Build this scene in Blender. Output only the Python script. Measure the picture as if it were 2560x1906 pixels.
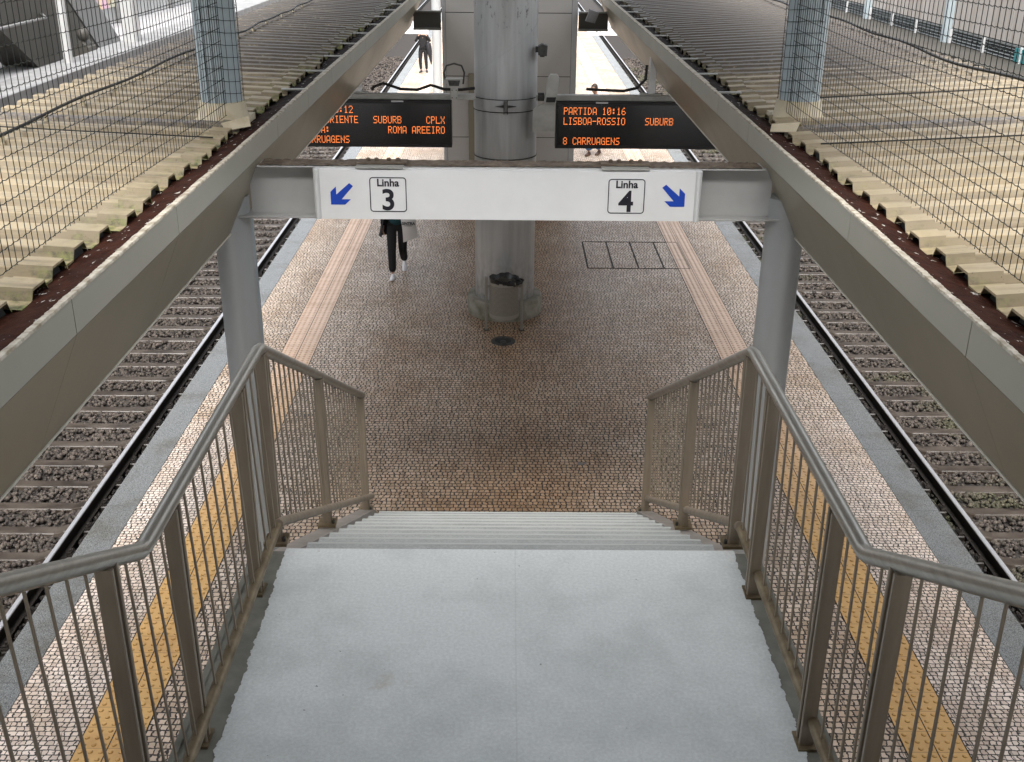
import bpy, bmesh, math, random
import numpy as np
from mathutils import Vector, Matrix
random.seed(7); RNG = np.random.default_rng(7)
R = math.radians
S = bpy.context.scene
COL = S.collection
for o in list(bpy.data.objects):
    bpy.data.objects.remove(o)

# ---------------------------------------------------------------- camera
CAM_H = 6.0
f_px = 2705.56; pitch, yaw, roll = R(23.443), R(0.3026), R(0.4946)
fw = Vector((math.sin(yaw)*math.cos(pitch), math.cos(yaw)*math.cos(pitch), -math.sin(pitch)))
rt = Vector((math.cos(yaw), -math.sin(yaw), 0)); up = rt.cross(fw)
rt2 = math.cos(roll)*rt + math.sin(roll)*up; up2 = -math.sin(roll)*rt + math.cos(roll)*up
cam = bpy.data.cameras.new('camera'); camo = bpy.data.objects.new('camera', cam); COL.objects.link(camo)
M = Matrix.Identity(4)
for i in range(3):
    M[i][0] = rt2[i]; M[i][1] = up2[i]; M[i][2] = -fw[i]
M[0][3], M[1][3], M[2][3] = 0, 0, CAM_H
camo.matrix_world = M
cam.sensor_width = 36; cam.lens = 36*f_px/2560; cam.clip_start = .05; cam.clip_end = 3000
S.camera = camo

# ---------------------------------------------------------------- sky, sun, exposure
W = bpy.data.worlds.new('World'); S.world = W; W.use_nodes = True
wn = W.node_tree.nodes; wl = W.node_tree.links
sky = wn.new('ShaderNodeTexSky'); sky.sky_type = 'NISHITA'; sky.sun_disc = False
SUN_EL, SUN_AZ = R(62), R(182)
sky.sun_elevation = SUN_EL; sky.sun_rotation = SUN_AZ
sky.air_density = 1.0; sky.dust_density = 6.0; sky.ozone_density = 1.0
hsv = wn.new('ShaderNodeHueSaturation'); hsv.inputs['Saturation'].default_value = .30   # overcast: the cloud layer takes the blue out
wl.new(sky.outputs[0], hsv.inputs['Color']); wl.new(hsv.outputs[0], wn['Background'].inputs[0]); wn['Background'].inputs[1].default_value = .15
sun = bpy.data.lights.new('sun', 'SUN'); sun.energy = .5; sun.angle = R(35); sun.color = (1, .97, .92)
suno = bpy.data.objects.new('sun', sun); COL.objects.link(suno)
sd = Vector((math.sin(SUN_AZ)*math.cos(SUN_EL), math.cos(SUN_AZ)*math.cos(SUN_EL), math.sin(SUN_EL)))
suno.rotation_euler = (-sd).to_track_quat('-Z', 'Y').to_euler()
suno.location = (0, 0, 40)
S.view_settings.view_transform = 'Standard'; S.view_settings.look = 'None'
S.view_settings.exposure = 1.95; S.view_settings.gamma = 1

# ---------------------------------------------------------------- materials
class NT:
    def __init__(s, name):
        s.m = bpy.data.materials.new(name); s.m.use_nodes = True
        s.t = s.m.node_tree; s.n = s.t.nodes; s.l = s.t.links
        s.b = s.n['Principled BSDF']; s.geo = s.n.new('ShaderNodeNewGeometry'); s.P = s.geo.outputs['Position']
    def new(s, kind, **kw):
        nd = s.n.new('ShaderNode'+kind)
        for k, v in kw.items():
            if k in nd.inputs: s.set(nd.inputs[k], v)
            else: setattr(nd, k, v)
        return nd
    def set(s, inp, v):
        if isinstance(v, bpy.types.NodeSocket): s.l.new(v, inp)
        else: inp.default_value = v
    def math(s, op, a, b=0., clamp=False):
        nd = s.n.new('ShaderNodeMath'); nd.operation = op; nd.use_clamp = clamp
        s.set(nd.inputs[0], a); s.set(nd.inputs[1], b); return nd.outputs[0]
    def vec(s, op, a, b):
        nd = s.n.new('ShaderNodeVectorMath'); nd.operation = op
        s.set(nd.inputs[0], a); s.set(nd.inputs[1], b); return nd.outputs[0]
    def noise(s, scale, detail=4, rough=.55, vec=None, dist=0.):
        nd = s.new('TexNoise', Scale=scale, Detail=detail, Roughness=rough, Distortion=dist)
        s.l.new(vec if vec else s.P, nd.inputs['Vector']); return nd
    def ramp(s, fac, p0, p1, c0=(0,0,0,1), c1=(1,1,1,1)):
        nd = s.n.new('ShaderNodeValToRGB'); s.l.new(fac, nd.inputs[0])
        e = nd.color_ramp.elements; e[0].position = p0; e[1].position = p1; e[0].color = c0; e[1].color = c1
        return nd.outputs[0]
    def mix(s, fac, a, b, kind='MIX'):
        nd = s.n.new('ShaderNodeMix'); nd.data_type = 'RGBA'; nd.blend_type = kind
        s.set(nd.inputs[0], fac); s.set(nd.inputs[6], a); s.set(nd.inputs[7], b); return nd.outputs[2]
    def stretch(s, v):
        mp = s.n.new('ShaderNodeMapping'); mp.inputs['Scale'].default_value = v
        s.l.new(s.P, mp.inputs[0]); return mp.outputs[0]
    def bump(s, h, strength=.4, dist=.01):
        nd = s.new('Bump', Strength=strength, Distance=dist, Height=h); s.l.new(nd.outputs[0], s.b.inputs['Normal'])
    def col(s, c): s.set(s.b.inputs['Base Color'], c)
    def xyz(s):
        nd = s.n.new('ShaderNodeSeparateXYZ'); s.l.new(s.P, nd.inputs[0]); return nd.outputs
def c4(c): return (c[0], c[1], c[2], 1)
def simple(name, c, rough=.5, metal=0., c2=None, scale=6., lo=.35, hi=.7, bump=0., bscale=60., stretch=None):
    t = NT(name); t.b.inputs['Roughness'].default_value = rough; t.b.inputs['Metallic'].default_value = metal
    if c2:
        n = t.noise(scale, 6, .6, t.stretch(stretch) if stretch else None)
        t.col(t.mix(t.ramp(n.outputs[0], lo, hi), c4(c), c4(c2)))
        rr = t.new('MapRange'); t.l.new(n.outputs[0], rr.inputs[0]); rr.inputs[3].default_value = max(.05, rough-.08); rr.inputs[4].default_value = min(1, rough+.15)
        t.l.new(rr.outputs[0], t.b.inputs['Roughness'])
    else: t.col(c4(c))
    if bump: t.bump(t.noise(bscale, 4).outputs[0], bump, .004)
    return t.m

MT = {}
def cobbles():
    t = NT('limestone_cobbles'); obj = t.P
    n1 = t.noise(6, 2); n2 = t.noise(24, 2)
    w1 = t.vec('MULTIPLY', t.vec('SUBTRACT', n1.outputs['Color'], (.5, .5, .5)), (.06, .024, 0))
    w2 = t.vec('MULTIPLY', t.vec('SUBTRACT', n2.outputs['Color'], (.5, .5, .5)), (.036, .022, 0))
    v = t.vec('ADD', t.vec('ADD', obj, w1), w2)
    def setts(bw, rh, mo, ca, cb):
        br = t.new('TexBrick', offset=.43, offset_frequency=2, squash=.82, squash_frequency=3)
        t.l.new(v, br.inputs['Vector'])
        for k, val in (('Scale', 1.), ('Mortar Size', mo), ('Mortar Smooth', .25), ('Bias', 0.), ('Brick Width', bw), ('Row Height', rh)):
            br.inputs[k].default_value = val
        br.inputs['Color1'].default_value = c4(ca); br.inputs['Color2'].default_value = c4(cb)
        br.inputs['Mortar'].default_value = (.022, .014, .009, 1); return br
    small, large = setts(.056, .053, .0060, (.84, .74, .65), (.60, .50, .42)), setts(.062, .068, .0078, (.74, .62, .51), (.47, .37, .275))
    x, y, z = t.xyz()
    inner = t.math('MULTIPLY', t.math('GREATER_THAN', x, -2.85), t.math('LESS_THAN', x, 3.14))
    big = t.math('MAXIMUM', inner, t.math('GREATER_THAN', y, 12.6))
    bcol = t.mix(big, small.outputs[0], large.outputs[0])
    fac = t.math('ADD', t.math('MULTIPLY', big, large.outputs['Fac']), t.math('MULTIPLY', t.math('SUBTRACT', 1., big), small.outputs['Fac']))
    # longer joints running along the platform where strips of paving meet
    x, y, z = t.xyz()
    vx = t.n.new('ShaderNodeSeparateXYZ'); t.l.new(v, vx.inputs[0])
    fr = t.math('FRACT', t.math('DIVIDE', t.math('ADD', vx.outputs[0], 20.), .287))
    line = t.math('LESS_THAN', t.math('ABSOLUTE', t.math('SUBTRACT', fr, .5)), .016)
    c = t.mix(t.math('MULTIPLY', line, .6), bcol, (.05, .036, .025, 1))
    # worn-in grime and tan staining
    g = t.noise(.9, 5, .6)
    c = t.mix(t.ramp(g.outputs[0], .42, .72), c, t.mix(1., c, (.72, .62, .50, 1), 'MULTIPLY'))
    sp = t.noise(3.1, 5, .7)
    c = t.mix(t.ramp(sp.outputs[0], .62, .74), c, t.mix(1., c, (.62, .55, .45, 1), 'MULTIPLY'))
    dirt_shade = t.noise(.42, 6, .62, dist=.6)      # brown dirt plus the cover's shade, painted on the platform middle
    mid = t.math('SUBTRACT', 1., t.math('MULTIPLY', t.math('ABSOLUTE', t.math('SUBTRACT', x, .15)), .36), True)
    wk = t.math('ADD', t.math('MULTIPLY', mid, .55), t.math('MULTIPLY', dirt_shade.outputs[0], .7))
    c = t.mix(t.ramp(wk, .42, .85), c, t.mix(1., c, (.72, .61, .49, 1), 'MULTIPLY'))
    fine = t.noise(160, 2); c = t.mix(.22, c, fine.outputs['Color'], 'OVERLAY')
    t.col(c)
    t.b.inputs['Roughness'].default_value = .5
    h = t.math('SUBTRACT', t.math('ADD', t.math('SUBTRACT', 1., fac), t.math('MULTIPLY', n2.outputs[0], .5)), line)
    t.bump(h, .55, .006)
    return t.m
MT['cobble'] = cobbles()
def tactile():
    t = NT('tactile_tile'); x, y, z = t.xyz()
    fy = t.math('FRACT', t.math('DIVIDE', t.math('ADD', y, 10.), .237))
    ln = t.math('LESS_THAN', fy, .028)
    cell = t.new('TexWhiteNoise', noise_dimensions='1D'); t.l.new(t.math('FLOOR', t.math('DIVIDE', t.math('ADD', y, 10.), .237)), cell.inputs['W'])
    n = t.noise(2.2, 5, .65)
    far_tint = t.ramp(t.math('ADD', t.math('MULTIPLY', t.math('SUBTRACT', y, 10.5), .16), t.math('MULTIPLY', n.outputs[0], .25)), .0, .9)  # tile colour goes from yellow to pinkish along the platform
    base = t.mix(far_tint, (.64, .385, .125, 1), (.66, .49, .375, 1))
    base = t.mix(t.math('MULTIPLY', cell.outputs[0], .3), base, t.mix(1., base, (.80, .74, .66, 1), 'MULTIPLY'))
    base = t.mix(t.ramp(n.outputs[0], .5, .8), base, t.mix(1., base, (.74, .68, .60, 1), 'MULTIPLY'))
    foot = t.math('MULTIPLY', t.math('GREATER_THAN', z, .0041), t.math('LESS_THAN', z, .0085))  # dark ring round each dome's foot, shading put into the colour
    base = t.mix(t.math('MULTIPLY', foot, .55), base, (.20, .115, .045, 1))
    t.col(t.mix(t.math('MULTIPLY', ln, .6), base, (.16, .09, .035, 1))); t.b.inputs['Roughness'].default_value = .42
    t.bump(t.noise(200, 2).outputs[0], .15, .002); return t.m
MT['tactile'] = tactile()
def granite():
    t = NT('granite_edge'); x, y, z = t.xyz()
    n = t.noise(95, 4, .85); c = t.ramp(n.outputs[0], .36, .64, (.030, .032, .030, 1), (.24, .25, .245, 1))
    d = t.noise(1.3, 6, .65); c = t.mix(t.ramp(d.outputs[0], .5, .72), c, t.mix(1., c, (.62, .56, .45, 1), 'MULTIPLY'))
    fy = t.math('FRACT', t.math('DIVIDE', t.math('ADD', y, 10.4), 1.48))
    c = t.mix(t.math('LESS_THAN', fy, .006), c, (.07, .07, .07, 1))
    t.col(c); t.b.inputs['Roughness'].default_value = .27; t.bump(n.outputs[0], .08, .002); return t.m
MT['granite'] = granite()
def roofmat(moss, dirt):
    t = NT('cream_roof_sheet'); x, y, z = t.xyz()
    st = t.stretch((.55, 5., 5.))
    n = t.noise(1.5, 7, .68, st); n2 = t.noise(22, 5, .7); n3 = t.noise(1.1, 5, .6)
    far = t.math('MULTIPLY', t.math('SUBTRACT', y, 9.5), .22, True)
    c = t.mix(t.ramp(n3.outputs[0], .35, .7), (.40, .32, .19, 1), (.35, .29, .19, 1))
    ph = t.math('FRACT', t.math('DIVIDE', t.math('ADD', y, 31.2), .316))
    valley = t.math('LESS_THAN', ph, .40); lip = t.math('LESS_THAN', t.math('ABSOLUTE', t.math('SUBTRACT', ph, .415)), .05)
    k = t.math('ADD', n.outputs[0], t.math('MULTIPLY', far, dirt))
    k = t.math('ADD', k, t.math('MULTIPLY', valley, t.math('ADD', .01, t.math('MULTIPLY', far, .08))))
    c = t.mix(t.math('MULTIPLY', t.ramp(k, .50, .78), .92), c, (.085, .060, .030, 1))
    pud = t.math('LESS_THAN', t.math('ABSOLUTE', t.math('SUBTRACT', y, 8.80)), .13)
    c = t.mix(t.math('MULTIPLY', pud, t.ramp(n2.outputs[0], .34, .52)), c, (.13, .112, .098, 1))
    c = t.mix(t.math('MULTIPLY', lip, .42), c, (.09, .07, .045, 1))
    fl = t.noise(11, 5, .7, t.stretch((1.2, 2.2, 2)))
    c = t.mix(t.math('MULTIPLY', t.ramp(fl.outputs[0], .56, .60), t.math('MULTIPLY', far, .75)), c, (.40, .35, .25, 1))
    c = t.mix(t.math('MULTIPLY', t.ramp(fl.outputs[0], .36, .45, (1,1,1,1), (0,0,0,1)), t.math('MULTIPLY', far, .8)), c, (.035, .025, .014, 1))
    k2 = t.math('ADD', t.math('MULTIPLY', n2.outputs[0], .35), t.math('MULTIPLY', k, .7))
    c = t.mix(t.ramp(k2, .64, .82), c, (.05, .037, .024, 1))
    # moss and grime by the gutter end
    edge = t.math('SUBTRACT', 1., t.math('MULTIPLY', t.math('SUBTRACT', t.math('ABSOLUTE', x), 2.16), 3.4, True))
    mn = t.noise(9, 6, .7)
    mm = t.math('MULTIPLY', t.math('MULTIPLY', edge, t.ramp(mn.outputs[0], .44, .6)), moss)
    low = t.math('LESS_THAN', z, 4.41)
    mm = t.math('MULTIPLY', mm, t.math('ADD', .35, t.math('MULTIPLY', low, .65)), True)
    mc = t.ramp(t.noise(25, 4).outputs[0], .35, .62, (.03, .03, .016, 1), (.20, .22, .06, 1))
    c = t.mix(mm, c, mc)
    sp = t.noise(75, 3, .6); c = t.mix(t.ramp(sp.outputs[0], .70, .74), c, (.06, .045, .03, 1))
    t.col(c); t.b.inputs['Roughness'].default_value = .55; t.bump(n2.outputs[0], .15, .004); return t.m
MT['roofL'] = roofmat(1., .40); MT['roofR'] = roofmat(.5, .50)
def gutter():
    t = NT('rusty_gutter_mesh'); n = t.noise(12, 6, .7); x, y, z = t.xyz()
    c = t.mix(t.ramp(n.outputs[0], .35, .7), (.020, .0055, .003, 1), (.060, .019, .009, 1))
    c = t.mix(t.math('MULTIPLY', t.math('SUBTRACT', y, 8.6), .6, True), c, (.016, .012, .010, 1))
    sp = t.noise(13, 3, .5, t.stretch((1.6, .9, 1))); sp2 = t.noise(45, 2)
    k = t.math('ADD', sp.outputs[0], t.math('MULTIPLY', sp2.outputs[0], .35))
    c = t.mix(t.ramp(k, .845, .87), c, (.60, .58, .54, 1))
    gx = t.math('LESS_THAN', t.math('FRACT', t.math('MULTIPLY', x, 70.)), .28); gy = t.math('LESS_THAN', t.math('FRACT', t.math('MULTIPLY', y, 70.)), .28)
    c = t.mix(t.math('MULTIPLY', t.math('MAXIMUM', gx, gy), .45), c, (.012, .006, .004, 1))
    t.col(c); t.b.inputs['Roughness'].default_value = .9; t.b.inputs['Specular IOR Level'].default_value = .12; t.bump(n.outputs[0], .6, .02); return t.m
MT['gutter'] = gutter()
MT['sealant'] = simple('peeling_sealant', (.50, .465, .39), .8, 0, (.27, .235, .175), 14, .40, .62, .8, 70)
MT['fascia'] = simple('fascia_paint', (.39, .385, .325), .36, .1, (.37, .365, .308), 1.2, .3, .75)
MT['soffit'] = simple('shaded_fascia_paint', (.275, .252, .185), .33, .1, (.262, .238, .175), .8, .3, .7)  # fascia paint with the underside's shade mixed into the colour
MT['edge'] = simple('pale_drip_edge', (.70, .67, .58), .5)
MT['joint'] = simple('dark_joint', (.02, .02, .018), .8)
MT['pillar'] = simple('pillar_paint', (.43, .445, .445), .38, .2, (.38, .395, .395), 2.5, .3, .7, .05, 90, (1, 1, .2))
def columnmat():
    t = NT('silver_column_paint'); n = t.noise(3., 6, .65, t.stretch((2.4, 2.4, .16))); n2 = t.noise(9, 6, .7, t.stretch((1.5, 1.5, .8))); x, y, z = t.xyz()
    c = t.mix(t.ramp(n.outputs[0], .34, .68), (.53, .54, .54, 1), (.38, .385, .38, 1))
    hz = t.math('SUBTRACT', 1., t.math('MULTIPLY', t.math('ABSOLUTE', t.math('SUBTRACT', z, 4.75)), 2.2, True))
    c = t.mix(t.math('MULTIPLY', hz, t.ramp(n2.outputs[0], .57, .66)), c, (.10, .10, .095, 1))
    lo = t.math('SUBTRACT', 1., t.math('MULTIPLY', t.math('SUBTRACT', z, .3), 1.1, True))
    c = t.mix(t.math('MULTIPLY', lo, t.ramp(n2.outputs[0], .42, .7)), c, (.20, .19, .165, 1))
    t.col(c); t.b.inputs['Roughness'].default_value = .36; t.b.inputs['Metallic'].default_value = .4; return t.m
MT['column'] = columnmat()
MT['bluecol'] = simple('pale_blue_column_paint', (.44, .52, .55), .42, .1, (.40, .47, .50), 2, .3, .7, 0, stretch=(1, 1, .3))
MT['steel'] = simple('brushed_steel_tube', (.42, .40, .36), .30, .85, (.31, .29, .25), 8, .3, .75, .1, 90, (6, .6, 6))
MT['bronze'] = simple('weathered_steel_flat', (.32, .268, .205), .44, .35, (.235, .192, .14), 5, .3, .75, .1, 80, (4, 4, .5))
MT['stain'] = simple('grimy_tube', (.27, .22, .14), .42, .6, (.13, .095, .055), 9, .35, .7, .15, 60)
MT['dark_steel'] = simple('grey_stringer_paint', (.22, .22, .19), .55, .1, (.13, .13, .11), 7, .35, .7, .2, 50)
MT['stringer'] = simple('stringer_flange_paint', (.34, .31, .285), .5, .1, (.27, .25, .225), 5, .35, .7, .1, 50)
def deckpaint(name, a, b):
    t = NT(name); n = t.noise(70, 4, .75); n2 = t.noise(2.4, 5, .6); n3 = t.noise(36, 3, .6)
    c = t.mix(t.ramp(n.outputs[0], .40, .66), c4(a), c4(b))
    c = t.mix(t.ramp(n2.outputs[0], .46, .72), c, t.mix(1., c, (.80, .81, .805, 1), 'MULTIPLY'))
    st = t.noise(1.25, 6, .7); c = t.mix(t.ramp(st.outputs[0], .66, .74), c, t.mix(1., c, (.86, .80, .74, 1), 'MULTIPLY'))
    c = t.mix(t.ramp(n3.outputs[0], .735, .75), c, (.10, .10, .09, 1))
    x, y, z = t.xyz()
    seam = t.math('LESS_THAN', t.math('ABSOLUTE', t.math('SUBTRACT', x, .045)), .003)
    c = t.mix(t.math('MULTIPLY', seam, .18), c, (.30, .31, .30, 1))
    t.col(c); t.b.inputs['Roughness'].default_value = .6; t.bump(n.outputs[0], .45, .003); return t.m
MT['deck'] = deckpaint('anti_slip_floor_paint', (.55, .58, .575), (.66, .695, .695))
MT['step'] = deckpaint('worn_step_paint', (.27, .285, .28), (.345, .365, .36))
MT['nosing'] = simple('step_nosing_edge', (.36, .38, .375), .5)
MT['sign'] = simple('white_sign_panel', (.80, .81, .81), .34, 0, (.74, .75, .745), 3, .35, .75)
MT['signcap'] = simple('sign_end_cap', (.66, .67, .67), .3, .1)
MT['black'] = simple('black_print', (.010, .010, .018), .45)
MT['blue'] = simple('blue_print', (.003, .055, .46), .4)
MT['beam'] = simple('grey_beam_paint', (.48, .485, .48), .42, .1, (.42, .425, .42), 4, .3, .7)
MT['rusttop'] = simple('grimy_flange', (.085, .062, .042), .8, 0, (.17, .135, .10), 11, .4, .66, .6, 40)
MT['lift'] = simple('warm_white_lift_panel', (.50, .485, .455), .45, 0, (.455, .44, .41), 1.3, .3, .75)
MT['board'] = simple('black_board_glass', (.006, .005, .004), .17)
MT['boardframe'] = simple('black_board_case', (.010, .010, .010), .4)
MT['boxgrey'] = simple('grey_aluminium', (.45, .45, .42), .4, .3, (.36, .36, .33), 7)
MT['rubber'] = simple('black_cable', (.012, .011, .010), .5)
t = NT('amber_led'); t.b.inputs['Emission Color'].default_value = (1, .24, .05, 1); t.b.inputs['Emission Strength'].default_value = .5; t.col((.3, .08, .02, 1)); MT['led'] = t.m
MT['binmetal'] = simple('bin_metal', (.33, .315, .28), .45, .5)
def perforated():
    t = NT('perforated_bin_sheet'); n = t.n.new('ShaderNodeUVMap')
    s = t.n.new('ShaderNodeSeparateXYZ'); t.l.new(n.outputs[0], s.inputs[0])
    a = t.math('GREATER_THAN', t.math('FRACT', s.outputs[0]), .45); b = t.math('GREATER_THAN', t.math('FRACT', s.outputs[1]), .45)
    k = t.math('MULTIPLY', a, b)
    lim = t.math('MULTIPLY', t.math('GREATER_THAN', s.outputs[1], 3.), t.math('LESS_THAN', s.outputs[1], 27.))
    t.col(t.mix(t.math('MULTIPLY', k, lim), (.31, .29, .245, 1), (.07, .06, .05, 1))); t.b.inputs['Roughness'].default_value = .45; t.b.inputs['Metallic'].default_value = .2
    return t.m
MT['perf'] = perforated()
MT['bag'] = simple('black_plastic_bag', (.006, .006, .006), .3, 0, bump=.8, bscale=22)
MT['plinth'] = simple('mossy_concrete', (.30, .285, .24), .8, 0, (.15, .145, .10), 5, .4, .68, .4, 50)
MT['collar'] = simple('cream_flashing', (.60, .53, .385), .6, 0, (.42, .35, .22), 7, .45, .75, .2, 40)
MT['iron'] = simple('cast_iron', (.04, .04, .037), .5, .5, (.10, .10, .095), 14)
MT['ballast_bed'] = simple('ballast_bed', (.018, .015, .013), .95, 0, (.035, .03, .026), 30, bump=1., bscale=26)
def stonemat():
    t = NT('ballast_stone'); g = t.n.new('ShaderNodeNewGeometry'); x, y, z = t.xyz()
    c = t.ramp(g.outputs['Random Per Island'], 0., 1., (.018, .014, .0115, 1), (.085, .069, .057, 1))
    n = t.noise(55, 3); c = t.mix(.3, c, n.outputs['Color'], 'OVERLAY')
    # platform edge's shade painted dark on the stones up to the near rail
    edge_shade = t.math('MULTIPLY', t.math('SUBTRACT', 5.62, t.math('ABSOLUTE', t.math('SUBTRACT', x, .24))), 6., True)
    c = t.mix(t.math('MULTIPLY', edge_shade, .93), c, (.010, .009, .008, 1))
    gr = t.math('MULTIPLY', t.ramp(t.noise(.5, 4).outputs[0], .50, .62), t.math('GREATER_THAN', x, 0.))
    c = t.mix(t.math('MULTIPLY', gr, .42), c, (.055, .062, .018, 1))
    t.col(c); t.b.inputs['Roughness'].default_value = .75; return t.m
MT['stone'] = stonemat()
def sleepermat():
    t = NT('sleeper_concrete'); x, y, z = t.xyz(); n = t.noise(4.5, 6, .65, t.stretch((.5, 1.3, 1)))
    c = t.mix(t.ramp(n.outputs[0], .36, .66), (.075, .062, .051, 1), (.020, .014, .010, 1))
    edge_shade = t.math('MULTIPLY', t.math('SUBTRACT', 5.62, t.math('ABSOLUTE', t.math('SUBTRACT', x, .24))), 6., True)  # same platform shade painted on the sleeper ends
    t.col(t.mix(t.math('MULTIPLY', edge_shade, .93), c, (.010, .009, .008, 1))); t.b.inputs['Roughness'].default_value = .3
    t.bump(t.noise(60, 3).outputs[0], .2, .004); return t.m
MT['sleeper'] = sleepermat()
MT['railside'] = simple('rusty_rail_side', (.022, .018, .015), .7, .3)
MT['railtop'] = simple('polished_rail_head', (.74, .74, .75), .34, .85)
MT['concrete'] = simple('grey_concrete', (.38, .38, .37), .7, 0, (.27, .27, .26), 1.2, .35, .75, .2, 30)
MT['palewall'] = simple('streaked_pale_concrete', (.47, .44, .41), .7, 0, (.31, .27, .22), 2.0, .42, .75, .1, 30, (1., 3.0, .18))
MT['darkgrey'] = simple('dark_pier_paint', (.06, .057, .048), .6, 0, (.048, .043, .034), .8)
MT['midgrey'] = simple('pale_pier_paint', (.19, .19, .185), .6)
MT['asphalt'] = simple('street_paving', (.33, .33, .335), .8, 0, (.25, .25, .25), 1.5)
MT['mesh'] = simple('dark_green_wire', (.008, .012, .010), .5, .2)
MT['white'] = simple('white_coping', (.24, .243, .243), .6, 0, (.16, .16, .16), 3)
MT['louvre'] = simple('grey_louvre', (.20, .215, .215), .5, .2)
MT['louvredark'] = simple('louvre_void', (.02, .022, .022), .8)
MT['teal'] = simple('teal_panel', (.03, .22, .24), .5)
def mural(name, tint):
    t = NT(name); v = t.new('TexVoronoi', Scale=2.2); t.l.new(t.P, v.inputs['Vector'])
    t.col(t.mix(.62, v.outputs['Color'], c4(tint))); t.b.inputs['Roughness'].default_value = .7; return t.m
MT['mural_pink'] = mural('pink_mural', (.62,.36,.27)); MT['mural_teal'] = mural('teal_mural', (.25,.48,.46)); MT['mural_yellow'] = mural('yellow_mural', (.50,.50,.20))
for k, c, r in (('skin', (.50, .30, .21), .5), ('cloth_black', (.006, .006, .007), .85), ('cloth_dark', (.012, .012, .016), .8), ('green_shirt', (.008, .05, .06), .85),
                ('jeans', (.10, .21, .42), .8), ('shoe_white', (.78, .78, .80), .5), ('shoe_brown', (.07, .035, .02), .5), ('shoe_black', (.01, .01, .01), .4),
                ('hair', (.035, .020, .012), .6), ('tote', (.60, .58, .56), .85), ('eye', (.02, .015, .012), .2), ('beige', (.55, .45, .36), .8)):
    MT[k] = simple(k, c, r)

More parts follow.
